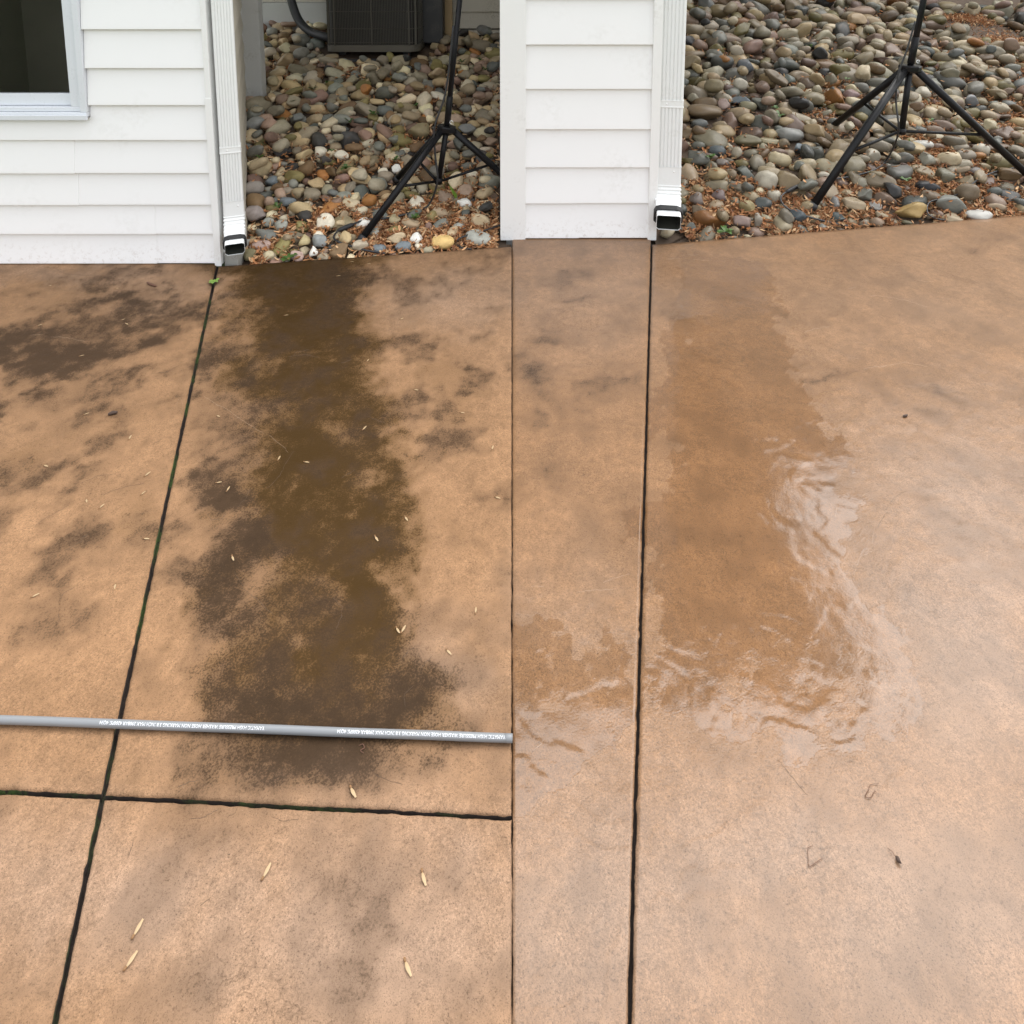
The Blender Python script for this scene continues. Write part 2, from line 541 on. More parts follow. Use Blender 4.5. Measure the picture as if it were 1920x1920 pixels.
MILD = [(225, 605, 75, 26, -35, 1.1), (150, 655, 130, 24, -3, 1.1), (75, 675, 70, 22, 0, 1.15), (90, 610, 90, 30, 0, 0.6), (200, 560, 120, 24, 0, 0.5), (110, 740, 110, 24, 0, .5), (250, 575, 30, 10, 0, 0.6), (395, 600, 60, 22, 0, 0.55), (400, 680, 30, 60, 0, 0.45),
        (430, 760, 55, 40, 0, 0.7), (415, 800, 40, 25, 0, 0.6), (420, 900, 45, 35, 0, 0.75), (450, 930, 50, 35, 0, 0.7), (455, 1000, 45, 22, 0, 0.8), (430, 1050, 60, 40, 0, 0.45),
        (340, 775, 30, 20, 0, 0.5), (240, 790, 30, 14, -20, 0.5), (90, 700, 60, 22, 0, 0.5), (190, 720, 70, 25, 0, 0.45), (280, 700, 60, 15, 0, .4), (120, 900, 60, 30, 0, 0.3),
        (170, 870, 50, 30, 0, .4), (250, 900, 60, 30, 0, .3), (160, 1020, 60, 30, 0, 0.3), (130, 1150, 50, 40, 0, 0.3), (90, 1200, 50, 60, 0, 0.3), (280, 930, 60, 30, 0, .3),
        (560, 1100, 45, 60, 0, .55), (450, 1140, 50, 50, 0, 0.45), (540, 1290, 160, 40, 0, 0.5), (700, 1330, 110, 35, 0, 0.62), (470, 1330, 80, 22, 0, 0.72), (760, 1290, 60, 30, 0, 0.6),
        (560, 1410, 130, 40, 0, 0.66), (500, 1440, 60, 22, -30, 0.6), (660, 1460, 110, 40, 0, 0.55), (760, 1480, 70, 30, 0, 0.5), (820, 1410, 90, 40, 0, .4), (800, 1250, 50, 40, 0, .35),
        (700, 530, 60, 14, 0, 0.55), (690, 512, 30, 8, 0, 0.6), (830, 640, 60, 14, 0, .4), (860, 690, 60, 20, 0, .42), (880, 720, 60, 16, 0, 0.4), (770, 800, 100, 24, 0, 0.42), (850, 830, 70, 24, 0, .3),
        (720, 640, 90, 12, 0, .4), (800, 760, 70, 16, 10, .32), (640, 1640, 100, 40, 20, 0.42), (700, 1690, 70, 36, 0, 0.42), (580, 1600, 60, 30, 0, .36), (720, 1800, 90, 30, 0, 0.36),
        (600, 1850, 100, 30, 0, 0.36), (400, 1830, 80, 40, 0, .28), (880, 1830, 80, 40, 0, .3), (500, 1760, 70, 16, 0, 0.32), (840, 1600, 60, 40, 0, .26), (650, 1550, 90, 16, 0, .35),
        (420, 1760, 60, 12, -20, .25), (100, 1560, 40, 40, 0, .2), (480, 1560, 80, 20, 0, .28), (880, 1500, 40, 20, 0, .3), (100, 560, 80, 14, 0, .3), (240, 640, 60, 14, -20, .6),
        # the cleaned half keeps a little
        (995, 680, 38, 42, 0, 0.62), (1010, 740, 30, 30, 0, 0.45), (1060, 565, 40, 8, -12, 0.45), (1210, 590, 70, 18, 0, 0.35), (1050, 620, 50, 14, -10, 0.3), (1120, 730, 60, 18, 0, 0.36),
        (1180, 720, 50, 12, 0, .3), (1000, 790, 40, 20, 0, 0.34), (1080, 520, 60, 12, 0, .22), (1700, 740, 80, 20, 0, .28), (1760, 800, 70, 20, 0, .3), (1800, 765, 60, 18, 0, 0.3), (1720, 830, 60, 14, 0, .36),
        (1560, 710, 50, 8, 0, .4), (1840, 460, 24, 9, 0, 0.35), (1700, 940, 40, 20, -20, .3), (1570, 520, 14, 4, 0, .3), (1840, 1665, 40, 12, 0, 0.3), (1640, 620, 90, 20, 0, .2), (1550, 1130, 20, 14, 0, .25),
        (1515, 1000, 30, 20, 20, .25), (1350, 1000, 40, 12, 0, 0.2), (1260, 1020, 30, 12, 0, 0.25), (1620, 1500, 60, 26, 0, .16), (1700, 1600, 90, 60, 0, .14), (1500, 1690, 90, 50, 0, .14),
        (1560, 1400, 40, 20, 0, .2), (1090, 1230, 40, 20, 0, .2), (1030, 880, 60, 30, 0, .2)]
PINK = [(300, 1700, 700, 160, 0, 0.9), (700, 1760, 500, 240, 0, 1.0), (880, 560, 160, 60, 0, 0.75), (860, 1300, 110, 140, 0, 0.55), (150, 510, 300, 20, 0, 0.6), (300, 540, 150, 40, 0, .5),
        (1100, 560, 240, 120, 0, 0.5), (1750, 560, 330, 150, 0, 0.5), (1800, 900, 200, 200, 0, 0.9), (1800, 1200, 210, 260, 0, 1.0), (1700, 1700, 420, 260, 0, 1.0), (1150, 1720, 330, 260, 0, 1.0),
        (1500, 1600, 420, 160, 0, 1.0), (1080, 1150, 90, 160, 0, 0.45), (860, 1600, 160, 100, 0, .9)]  # pinker tone; the pale near and right areas paint sky sheen
WET = [(1400, 700, 160, 260, 0, 0.9), (1400, 1050, 230, 260, 0, 1.0), (1350, 1300, 330, 120, 0, 1.0), (1620, 1200, 120, 240, 0, 1.0), (1330, 480, 120, 30, 0, 0.95), (1080, 1400, 120, 110, 0, 1.0),
       (1450, 1420, 260, 80, 0, 0.95), (1700, 1000, 90, 140, 0, 0.8), (1050, 1450, 100, 60, 0, 1.0), (1250, 1400, 200, 70, 0, 0.95), (1760, 1250, 140, 260, 0, 0.75), (1700, 1500, 260, 160, 0, 0.5),
       (1700, 560, 400, 150, 0, 0.85), (1750, 760, 240, 140, 0, .7), (1100, 1000, 160, 400, 0, 0.6), (1100, 600, 220, 200, 0, 0.7), (1300, 1600, 500, 200, 0, 0.4),
       (540, 540, 130, 60, 0, 0.35), (620, 1470, 160, 60, 0, .25), (720, 1500, 120, 24, 0, .4), (500, 1440, 60, 20, 0, .4)]

FILM_REFLECTION = [[(1262, 470), (1440, 470), (1470, 600), (1505, 700), (1560, 800), (1590, 900), (1600, 1000), (1625, 1100), (1665, 1200), (1685, 1300), (1680, 1360), (1600, 1395), (1500, 1410), (1400, 1385), (1300, 1360), (1225, 1370), (1212, 1000), (1262, 720)],
         [(900, 1150), (1080, 1180), (1185, 1230), (1190, 1360), (1120, 1420), (1050, 1470), (1010, 1510), (900, 1520)]]

def make_slab(quad, step=4.2, seed=0):
    (ax, ay), (bx, by), (cx, cy), (dx, dy) = quad        # far-left, far-right, near-right, near-left in picture terms
    nu = max(8, int(max(abs(bx - ax), abs(cx - dx)) / step))
    nv = max(8, int(abs(dy - ay) / step))
    u, v = np.meshgrid(np.linspace(0, 1, nu), np.linspace(0, 1, nv))
    px = (ax * (1 - u) + bx * u) * (1 - v) + (dx * (1 - u) + cx * u) * v
    py = (ay * (1 - u) + by * u) * (1 - v) + (dy * (1 - u) + cy * u) * v
    X, Y = Pnp(px, py)
    # worn, slightly wandering edges
    edge = np.zeros_like(X, bool)
    edge[0, :] = edge[-1, :] = edge[:, 0] = edge[:, -1] = True
    chip = np.clip(fbm(X * 22, Y * 22, seed + 3, 3) - 0.55, 0, 1) * 0.020
    jx = (fbm(X * 70, Y * 70, seed + 5, 4) - 0.5) * (0.0030 + chip)
    jy = (fbm(X * 70, Y * 70, seed + 9, 4) - 0.5) * (0.0030 + chip)
    jx = np.where(np.abs(px - 960) < 3, jx * 0.6, jx)
    X = np.where(edge, X + jx, X)
    Y = np.where(edge, Y + jy, Y)
    Z = relief(X, Y)
    Z = np.where(edge, Z - np.where(np.abs(px - 960) < 3, 0.0022, 0.0035), Z)
    n = nu * nv
    verts = np.stack([X.ravel(), Y.ravel(), Z.ravel()], 1)
    idx = np.arange(n).reshape(nv, nu)
    quads = np.stack([idx[1:, :-1], idx[1:, 1:], idx[:-1, 1:], idx[:-1, :-1]], -1).reshape(-1, 4)
    ring = np.concatenate([idx[0, :], idx[1:, -1], idx[-1, -2::-1], idx[-2:0:-1, 0]])
    low = verts[ring].copy(); low[:, 2] = -0.09
    verts = np.concatenate([verts, low])
    k = len(ring)
    lo = np.arange(k) + n
    side = np.stack([ring, np.roll(ring, -1), np.roll(lo, -1), lo], 1)
    o = mesh_obj('slab', verts.tolist(), quads.tolist() + side.tolist(), 'stamped_concrete', patio, True)
    o.data.materials.append(MATS['joint_filler'])
    mi = np.zeros(len(quads) + len(side), np.int32); mi[len(quads):] = 1
    o.data.polygons.foreach_set('material_index', mi)
    # stain, colour and water masks
    wx = (fbm(X * 7, Y * 7, 61, 5) - 0.5)
    wy = (fbm(X * 7, Y * 7, 71, 5) - 0.5)
    wx2 = (fbm(X * 30, Y * 30, 63, 4) - 0.5)
    wy2 = (fbm(X * 30, Y * 30, 73, 4) - 0.5)
    sc = np.clip((py + 91) / 900.0, 0.45, 1.4)
    qx = px + (wx * 150 + wx2 * 60) * sc
    qy = py + (wy * 90 + wy2 * 36) * sc
    cl = fbm(X * 9, Y * 9, 91, 6, 0.6)
    cl2 = fbm(X * 26 + cl * 2, Y * 26, 95, 5, 0.6)
    gate = np.clip(0.15 + 1.6 * cl, 0, 1.25)
    left = (px < 960)
    # algae run-off band below the left downspout
    cxs = np.interp(py, [480, 560, 700, 850, 1000, 1150, 1300, 1400], [560, 565, 590, 600, 600, 605, 610, 610])
    hws = np.interp(py, [480, 560, 700, 850, 1000, 1150, 1300, 1400], [138, 132, 142, 150, 165, 175, 195, 200])
    inten = np.interp(py, [470, 500, 640, 700, 780, 850, 1020, 1080, 1200, 1330, 1420, 1500], [1.05, 1.0, 0.98, 0.80, 0.88, 1.0, 1.05, 1.0, 0.92, 0.80, 0.30, 0.0])
    dband = np.abs(px + (wx * 190 + wx2 * 80) * sc - cxs) / hws + (cl2 - 0.5) * 0.7
    band = (1 - sstep(0.35, 1.45, dband)) * inten
    spots = blob(px + wx * 40, py + wy * 40, [(600, 1085, 40, 18, 30, 0.6), (625, 1115, 18, 24, 0, .5), (560, 1200, 24, 14, 0, .8), (640, 815, 34, 16, 0, .7), (520, 770, 60, 24, 0, .35), (560, 660, 30, 8, 0, .4), (500, 1060, 30, 14, 0, .25), (470, 1160, 40, 16, 0, .25), (540, 1290, 40, 14, 0, .4)])
    Gm = np.where(left, band * (0.30 + 1.05 * cl) * (0.45 + 0.95 * cl2) * 1.12 * (1 - 0.85 * spots), 0)
    Gm = Gm + np.where(left, 0.30 * blob(qx, qy, OLIVE), 0) * (0.6 + 0.8 * cl2)
    Gm = Gm + np.where(left & (py < 1470), 0.20, 0.0) * sstep(0.45, 0.75, fbm(X * 5, Y * 5, 131, 6, 0.6))
    Rm = blob(qx, qy, MILD) * gate * (0.6 + 0.8 * cl2) * np.where(py > 1500, 0.42, 0.72)
    Rm = Rm + np.where(left, np.where(py < 1100, 0.52, 0.34), 0.26) * sstep(0.40, 0.72, cl) * (0.5 + cl2)
    Rm = Rm + np.where(left, band, 0) * 0.24 * sstep(0.38, 0.70, fbm(X * 12, Y * 12, 171, 5, 0.6))
    Rm = Rm + np.where(left, 0.5, 0) * blob(qx, qy, [(150, 640, 150, 60, -8, 1.0), (420, 880, 70, 150, 0, 0.8), (480, 1200, 90, 150, 0, .6), (620, 1400, 230, 90, 0, .75), (110, 780, 120, 90, 0, .5)]) * (0.3 + 1.2 * cl2)
    Bm = np.clip(blob(qx, qy, PINK) * (0.55 + 0.9 * cl), 0, 1)
    Dm = np.clip(blob(px + wx * 120 + wx2 * 50, py + wy * 120 + wy2 * 50, WET) * (0.75 + 0.5 * cl), 0, 1)
    Am = Dm * 0.25
    if ax > 900:                                  # water film, outlined and darkened after the roof's reflection
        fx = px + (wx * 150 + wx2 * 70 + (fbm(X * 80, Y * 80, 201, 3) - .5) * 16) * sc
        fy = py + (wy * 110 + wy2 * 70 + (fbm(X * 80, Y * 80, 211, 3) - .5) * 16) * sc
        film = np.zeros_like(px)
        for poly in FILM_REFLECTION:
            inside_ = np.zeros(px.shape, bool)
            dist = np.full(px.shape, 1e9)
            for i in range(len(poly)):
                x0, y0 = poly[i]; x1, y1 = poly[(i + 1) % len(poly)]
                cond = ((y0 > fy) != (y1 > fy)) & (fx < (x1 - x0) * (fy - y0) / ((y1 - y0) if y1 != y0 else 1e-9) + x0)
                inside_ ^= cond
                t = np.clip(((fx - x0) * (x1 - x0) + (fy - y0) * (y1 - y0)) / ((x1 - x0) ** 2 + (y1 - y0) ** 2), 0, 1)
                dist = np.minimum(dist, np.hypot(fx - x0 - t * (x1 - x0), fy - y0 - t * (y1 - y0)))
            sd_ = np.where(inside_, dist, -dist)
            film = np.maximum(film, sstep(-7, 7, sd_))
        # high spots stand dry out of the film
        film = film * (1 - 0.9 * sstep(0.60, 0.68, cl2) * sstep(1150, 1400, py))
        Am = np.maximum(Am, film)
    mask = np.zeros((n + k, 4), np.float32)
    mk = np.stack([Rm.ravel(), Gm.ravel(), Bm.ravel(), Am.ravel()], 1)
    mask[:n] = mk
    mask[n:] = mk[ring]
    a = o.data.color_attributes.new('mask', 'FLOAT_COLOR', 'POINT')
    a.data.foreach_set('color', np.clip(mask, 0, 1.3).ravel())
    return o

SLABS = [
    [(-420, 487), (406.5, 491), (189, 1485.5), (-420, 1457)],
    [(410, 498), (959.2, 461), (959.0, 1526), (198, 1487)],
    [(-420, 1465), (187, 1494.5), (-29, 2500), (-420, 2500)],
    [(196, 1495), (959.0, 1534), (958.8, 2500), (-16, 2500)],
    [(960.8, 438), (1220.5, 440), (1158.5, 2500), (961.2, 2500)],
    [(1223.5, 457), (2300, 372), (2300, 2500), (1167.5, 2500)],
]
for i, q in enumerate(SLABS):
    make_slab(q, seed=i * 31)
# cut the joint bed back so that it stops at the planting edges
me = patio.data
bed_v = [P(-420, 487), P(405, 491), EL0, EL1, P(962, 438), P(1219.5, 440), ER0, ER1, P(2300, 2500), P(-420, 2500)]
me.clear_geometry()
me.from_pydata([(v.x, v.y, -0.022) for v in bed_v] + [(v.x, v.y, -0.3) for v in bed_v], [],
               [tuple(range(10))[::-1]] + [(i, (i + 1) % 10, (i + 1) % 10 + 10, i + 10) for i in range(10)])
me.update()

# creases of the stamped pattern, lying on the slab surface
def ribbon(path_px, w, name, mat, seed, lift=0.0006):
    r = random.Random(seed)
    pts = []
    for i in range(len(path_px) - 1):
        (x0, y0), (x1, y1) = path_px[i], path_px[i + 1]
        m_ = max(2, int(math.hypot(x1 - x0, y1 - y0) / 5))
        for k in range(m_):
            t = k / m_
            pts.append((x0 + (x1 - x0) * t + r.uniform(-1.3, 1.3), y0 + (y1 - y0) * t + r.uniform(-1.0, 1.0)))
    pts.append(path_px[-1])
    W = [P(*p) for p in pts]
    n = len(W)
    vs, fs = [], []
    for i, p in enumerate(W):
        t = (W[min(i + 1, n - 1)] - W[max(i - 1, 0)])
        t.z = 0
        t.normalize()
        s = Vector((-t.y, t.x, 0))
        taper = math.sin(math.pi * (i + 0.25) / (n - 0.5)) ** 0.5
        ww = w * taper * r.uniform(0.35, 1.25)
        z = float(relief(np.array([p.x]), np.array([p.y]))[0]) + lift
        for q, dz in ((p + s * ww, -0.0008), (p, 0.0004), (p - s * ww, -0.0008)):
            vs.append((q.x, q.y, z + dz))
    for i in range(n - 1):
        fs += [(3 * i, 3 * i + 3, 3 * i + 4, 3 * i + 1), (3 * i + 1, 3 * i + 4, 3 * i + 5, 3 * i + 2)]
    return mesh_obj(name, vs, fs, mat, patio, True)

DARKC = [[(450, 1100), (470, 1112), (485, 1125), (500, 1140), (515, 1155)], [(455, 1098), (440, 1070)], [(388, 960), (396, 974), (415, 972), (425, 962)], [(445, 950), (460, 935), (470, 915)],
         [(550, 845), (535, 870), (525, 890), (510, 908), (498, 915)], [(690, 780), (720, 792), (735, 800)], [(640, 895), (665, 880)], [(755, 1232), (768, 1218), (778, 1212)], [(790, 1250), (812, 1228)],
         [(625, 1120), (642, 1137), (640, 1155), (630, 1180)], [(760, 1330), (758, 1300), (775, 1285)], [(700, 1450), (730, 1463), (755, 1470)], [(727, 1515), (736, 1500)], [(332, 1476), (355, 1465), (375, 1462)],
         [(358, 1535), (380, 1532), (410, 1515)], [(425, 1532), (440, 1522), (445, 1512)], [(238, 1610), (246, 1590), (252, 1568)], [(376, 1697), (395, 1680)], [(150, 1010), (165, 1000)], [(108, 1130), (120, 1110), (140, 1100)],
         [(112, 1130), (110, 1165), (95, 1200)], [(60, 990), (80, 972), (100, 962), (130, 945)], [(122, 1030), (150, 1015), (165, 1000)], [(510, 1530), (530, 1538), (560, 1534)], [(185, 705), (205, 690), (230, 665)],
         [(125, 718), (160, 690), (185, 675)], [(100, 500), (120, 513), (170, 517)], [(285, 700), (315, 695), (335, 685)], [(290, 845), (288, 830), (300, 825)], [(220, 578), (250, 572), (280, 568)], [(540, 668), (570, 664), (600, 670)],
         [(545, 672), (555, 660), (580, 655)], [(640, 680), (660, 672)], [(150, 905), (180, 892), (210, 888)], [(190, 926), (240, 910), (270, 905)], [(1660, 955), (1680, 930), (1700, 920)],
         [(1645, 990), (1655, 970), (1665, 960)], [(1460, 1425), (1480, 1450), (1500, 1475), (1515, 1490)], [(1540, 735), (1580, 728)]]
PALEC = [[(382, 742), (405, 757), (425, 765), (445, 780), (470, 797), (495, 812)], [(505, 815), (530, 835), (540, 848)], [(330, 760), (338, 745), (345, 770)], [(100, 630), (130, 633), (160, 640)], [(60, 628), (80, 626)],
         [(1600, 1090), (1605, 1060), (1615, 1042), (1640, 1030)], [(1638, 1028), (1636, 1005), (1640, 985)], [(1570, 945), (1566, 975)], [(1590, 1190), (1600, 1215), (1600, 1225), (1570, 1226)], [(1655, 1225), (1662, 1245)],
         [(1080, 1110), (1100, 1106), (1150, 1104)], [(1130, 1092), (1150, 1083), (1180, 1075)], [(995, 1099), (1020, 1098)], [(1630, 553), (1660, 555), (1700, 563), (1740, 575)], [(1800, 645), (1815, 655), (1850, 665)],
         [(1620, 690), (1660, 685), (1700, 678), (1740, 686)], [(1510, 622), (1530, 615), (1555, 612)], [(1655, 890), (1680, 887), (1700, 888)], [(1780, 812), (1810, 825), (1835, 837)], [(1250, 485), (1275, 484)], [(1300, 486), (1330, 488)],
         [(1290, 478), (1310, 477)], [(1555, 475), (1580, 473)], [(1720, 525), (1750, 528)], [(1765, 557), (1782, 560)], [(1600, 640), (1620, 643)], [(1590, 670), (1610, 671)], [(1420, 1690 - 240), (1410, 1500), (1416, 1560), (1425, 1600)],
         [(1000, 1405), (1015, 1392), (1020, 1385)], [(1615, 930), (1630, 922)], [(1720, 650), (1740, 655)], [(1590, 540), (1605, 537)]]
for i, c in enumerate(DARKC):
    ribbon(c, random.uniform(0.0004, 0.0009), 'crease', 'crease_dark', 100 + i, 0.0003)
for i, c in enumerate(PALEC):  # pale lines; on the wet half they paint reflections along ridges
    ribbon(c, random.uniform(0.0003, 0.0006), 'crease', 'crease_pale_sheen', 300 + i, 0.0002)

# ------------------------------------------------------------------ house wings
YA = P(200, 491).y            # front wall, uncleaned half
YB = P(1100, 444).y           # front wall, cleaned half

def board_obj(parent, p0, p1, nrm, zb, zt, mat, name='siding_board', pb=0.022, pt=0.003):
    """lap siding board between p0 and p1 (xy), outward normal nrm; bottom edge proud of the one below"""
    p0, p1, nrm = Vector((p0[0], p0[1], 0)), Vector((p1[0], p1[1], 0)), Vector((nrm[0], nrm[1], 0)).normalized()
    prof = [(0.0, zb), (pb - 0.002, zb), (pb, zb + 0.002), (pb - 0.0005, zb + 0.010), (pt + 0.001, zt - 0.004), (0.0, zt)]
    vs = []
    for p in (p0, p1):
        for o_, z in prof:
            v = p + nrm * o_
            vs.append((v.x, v.y, z))
    k = len(prof)
    fs = [(i, (i + 1) % k, (i + 1) % k + k, i + k) for i in range(k)] + [tuple(range(k))[::-1], tuple(range(k, 2 * k))]
    return mesh_obj(name, vs, fs, mat, parent)

# --- left wing
wingA = thing('house_wing', 'white vinyl-sided house corner with a window, beside the stained patio half', 'house', (-2.2, YA, 0))
rowsA = [490, 435.5, 381.5, 322.5, 261, 195.8, 127, 54.5, -22, -102]
zsA = [PY(300, r, YA).z for r in rowsA]
for _ in range(6):
    zsA.append(zsA[-1] + 0.185)
xA_right = PY(404, 400, YA).x
xA_left = PY(-420, 400, YA).x
WIN_R = PY(171, 217, YA).x         # outer right edge of the window frame at its foot
WIN_B = PY(120, 217, YA).z
WIN_T = WIN_B + 1.15
WIN_L = WIN_R - 0.95
seamA = {0: 297, 1: 293.5, 2: 151, 3: 143, 5: None}
fr = (0, -1)
for i in range(len(zsA) - 1):
    zb, zt = zsA[i], zsA[i + 1]
    if zb > 2.45:
        break
    spans = [(xA_left, xA_right)]
    if zt > WIN_B + 0.012 and zb < WIN_T - 0.012:
        spans = [(xA_left, WIN_L - 0.002), (WIN_R + 0.002, xA_right)]
        if zb < WIN_B:                      # the course the sill is cut into
            board_obj(wingA, (WIN_L - 0.002, YA), (WIN_R + 0.002, YA), fr, zb, WIN_B - 0.003, 'white_vinyl', pt=0.011)
    elif seamA.get(i):
        sx_ = PY(seamA[i], (rowsA[i] + rowsA[i + 1]) / 2, YA).x
        spans = [(xA_left, sx_), (sx_, xA_right)]
    for k, (a, c) in enumerate(spans):
        pr = 0.0025 if (len(spans) == 2 and k == 0 and seamA.get(i)) else 0.0
        board_obj(wingA, (a, YA), (c, YA), fr, zb - pr * 0.4, min(zt, 2.46) + 0.0, 'white_vinyl', pb=0.022 + pr, pt=0.003 + pr)
# backing walls around the window opening
zl = zsA[0]
bm = bmesh.new()
add_box(bm, (xA_left, YA + 0.001, zl), (WIN_L, YA + 0.12, 2.46))
add_box(bm, (WIN_R - 0.03, YA + 0.001, zl), (xA_right, YA + 0.12, 2.46))
add_box(bm, (WIN_L + 0.001, YA + 0.0015, zl), (WIN_R - 0.031, YA + 0.119, WIN_B + 0.02))
add_box(bm, (WIN_L + 0.001, YA + 0.0015, WIN_T), (WIN_R - 0.031, YA + 0.119, 2.46))
bm_obj('wall_sheathing', bm, 'grey_board', wingA)
# corner post
cbx0, cbx1 = xA_right - 0.001, PY(413.5, 400, YA).x
bm = bmesh.new()
add_box(bm, (cbx0, YA - 0.027, -0.006), (cbx1, YA + 0.06, 2.46), 0.003)
bm_obj('corner_board', bm, 'white_trim', wingA)
zc = PY(398, 182, YA).z
box_obj('corner_board', (cbx0 - 0.004, YA - 0.0295, -0.008), (cbx1 + 0.002, YA - 0.0265, zc), 'white_trim', wingA, 0.001)
# return wall running back beside the rock bed
dA = Vector((ray(449, 300).x, ray(449, 300).y, 0)).normalized()
dB = Vector((ray(455, 180).x, ray(455, 180).y, 0)).normalized()
c0 = Vector((PY(440, 400, YA).x, YA + 0.06, 0))
c1 = Vector((ray(456, 100).x, ray(456, 100).y, 0)) * (5.3 / ray(456, 100).y)
nr = Vector((c1.y - c0.y, -(c1.x - c0.x), 0)).normalized()
zz = [0.0] + [0.06 + 0.145 * k for k in range(18)]
for i in range(len(zz) - 1):
    board_obj(wingA, (c0.x, c0.y), (c1.x, c1.y), (nr.x, nr.y), zz[i], zz[i + 1], 'beige_siding')
bm = bmesh.new()
w0 = [Vector((cbx1 - 0.02, YA + 0.03, 0)), c0, c1, c1 - nr * 0.1, Vector((cbx1 - 0.15, YA + 0.14, 0))]
vb = [bm.verts.new((v.x - nr.x * .001, v.y - nr.y * .001, 0.0)) for v in w0]
vt = [bm.verts.new((v.x - nr.x * .001, v.y - nr.y * .001, 2.45)) for v in w0]
bm.faces.new(vb); bm.faces.new(vt)
for i in range(5):
    bm.faces.new((vb[i], vb[(i + 1) % 5], vt[(i + 1) % 5], vt[i]))
bm_obj('wall_core', bm, 'grey_board', wingA)
# eave and low roof of the wing
box_obj('eave', (xA_left, YA - 0.16, 2.462), (cbx1 + 0.10, YA + 2.6, 2.60), 'white_trim', wingA, 0.004)
box_obj('foundation', (cbx1 + 0.006, YA - 0.004, -0.16), (PY(446, 480, YA).x, YA + 0.16, PY(430, 474, YA).z), 'concrete_grey', wingA, 0.004)

# window
win = mesh_obj('window', [], [], None, wingA)
def wframe(name, x0, x1, z0, z1, w, y0, y1, parent, mat, bev=0.003, bottom=None):
    wb = bottom if bottom else w
    bm = bmesh.new()
    add_box(bm, (x0, y0, z0 + wb), (x0 + w, y1, z1 - w), bev)
    add_box(bm, (x1 - w, y0, z0 + wb), (x1, y1, z1 - w), bev)
    add_box(bm, (x0, y0 - 0.001, z0), (x1, y1 - 0.001, z0 + wb), bev)
    add_box(bm, (x0, y0 - 0.001, z1 - w), (x1, y1 - 0.001, z1), bev)
    return bm_obj(name, bm, mat, parent)
bpy.data.objects.remove(win)
fw = PY(171, 100, YA).x - PY(131, 100, YA).x
win = wframe('window', WIN_L, WIN_R, WIN_B, WIN_T, 0.030, YA - 0.030, YA + 0.10, wingA, 'window_white', 0.004, bottom=0.022)
wframe('inner_frame', WIN_L + 0.031, WIN_R - 0.031, WIN_B + 0.023, WIN_T - 0.031, fw - 0.045, YA - 0.012, YA + 0.09, win, 'window_white', 0.003, bottom=0.02)
wframe('sash', WIN_L + fw - 0.012, WIN_R - fw + 0.012, WIN_B + 0.045, WIN_T - fw + 0.01, 0.012, YA + 0.022, YA + 0.05, win, 'window_white', 0.002, bottom=0.055)
box_obj('sill_lip', (WIN_L - 0.004, YA - 0.042, WIN_B - 0.012), (WIN_R + 0.004, YA - 0.031, WIN_B + 0.012), 'window_white', win, 0.003)
box_obj('pane', (WIN_L + fw, YA + 0.033, WIN_B + 0.10), (WIN_R - fw, YA + 0.037, WIN_T - fw), 'window_glass', win, 0)
bm = bmesh.new()
add_box(bm, (WIN_L - 0.1, YA + 0.125, WIN_B - 0.3), (WIN_R + 0.1, YA + 1.1, WIN_T + 0.1))
bmesh.ops.delete(bm, geom=[f for f in bm.faces if abs(f.normal.y + 1) < 0.01], context='FACES')
bm_obj('room_interior', bm, 'room_dark', win)

# --- right wing (a narrow bay between the two rock beds)
wingB = thing('house_wing', 'narrow white vinyl-sided bay beside the freshly cleaned patio half', 'house', (0.3, YB, 0))
rowsB = [443, 378.5, 312, 240.8, 165.8, 83, -3, -95]
zsB = [PY(1100, r, YB).z for r in rowsB]
for _ in range(6):
    zsB.append(zsB[-1] + 0.245)
xB0 = PY(985, 300, YB).x
xB1 = PY(1217, 300, YB).x
seamB = {0: 1085, 1: 1081.5}
for i in range(len(zsB) - 1):
    zb, zt = zsB[i], zsB[i + 1]
    if zb > 2.5:
        break
    if i in seamB:
        s_ = PY(seamB[i], (rowsB[i] + rowsB[i + 1]) / 2, YB).x
        board_obj(wingB, (xB0, YB), (s_, YB), fr, zb - 0.001, zt, 'white_vinyl', pb=0.0245, pt=0.0055)
        board_obj(wingB, (s_, YB), (xB1, YB), fr, zb, zt, 'white_vinyl')
    else:
        board_obj(wingB, (xB0, YB), (xB1, YB), fr, zb, min(zt, 2.56), 'white_vinyl')
cb2 = PY(1230, 400, YB).x
cb_l = PY(938, 300, YB).x
box_obj('corner_board', (xB1 - 0.001, YB - 0.028, -0.008), (cb2, YB + 0.05, 2.56), 'white_trim', wingB, 0.003)
box_obj('corner_board', (cb_l, YB - 0.028, -0.008), (xB0 + 0.001, YB + 0.05, 2.56), 'white_trim', wingB, 0.003)
bm = bmesh.new()
add_box(bm, (cb_l + 0.027, YB + 0.002, -0.1), (cb2 - 0.027, 8.59, 2.56))
bm_obj('wall_core', bm, 'grey_board', wingB)
for k in range(17):
    zb = 0.0 + 0.15 * k
    board_obj(wingB, (cb2 - 0.026, YB + 0.05), (cb2 - 0.026, 7.3), (1, 0), zb, zb + 0.15, 'white_vinyl')
    board_obj(wingB, (cb_l + 0.026, 7.3), (cb_l + 0.026, YB + 0.05), (-1, 0), zb, zb + 0.15, 'white_vinyl')
box_obj('eave', (cb_l - 0.12, YB - 0.16, 2.562), (cb2 + 0.12, YB + 1.0, 2.70), 'white_trim', wingB, 0.004)

# --- main block behind the rock beds
main = thing('house_main', 'rear house wall with beige siding behind the rock bed and air conditioner', 'house', (0, 6.2, 0))
# ------------------------------------------------------------------ rock beds (sloping up away from the patio)
SLOPE = 0.25
BED0 = -0.045

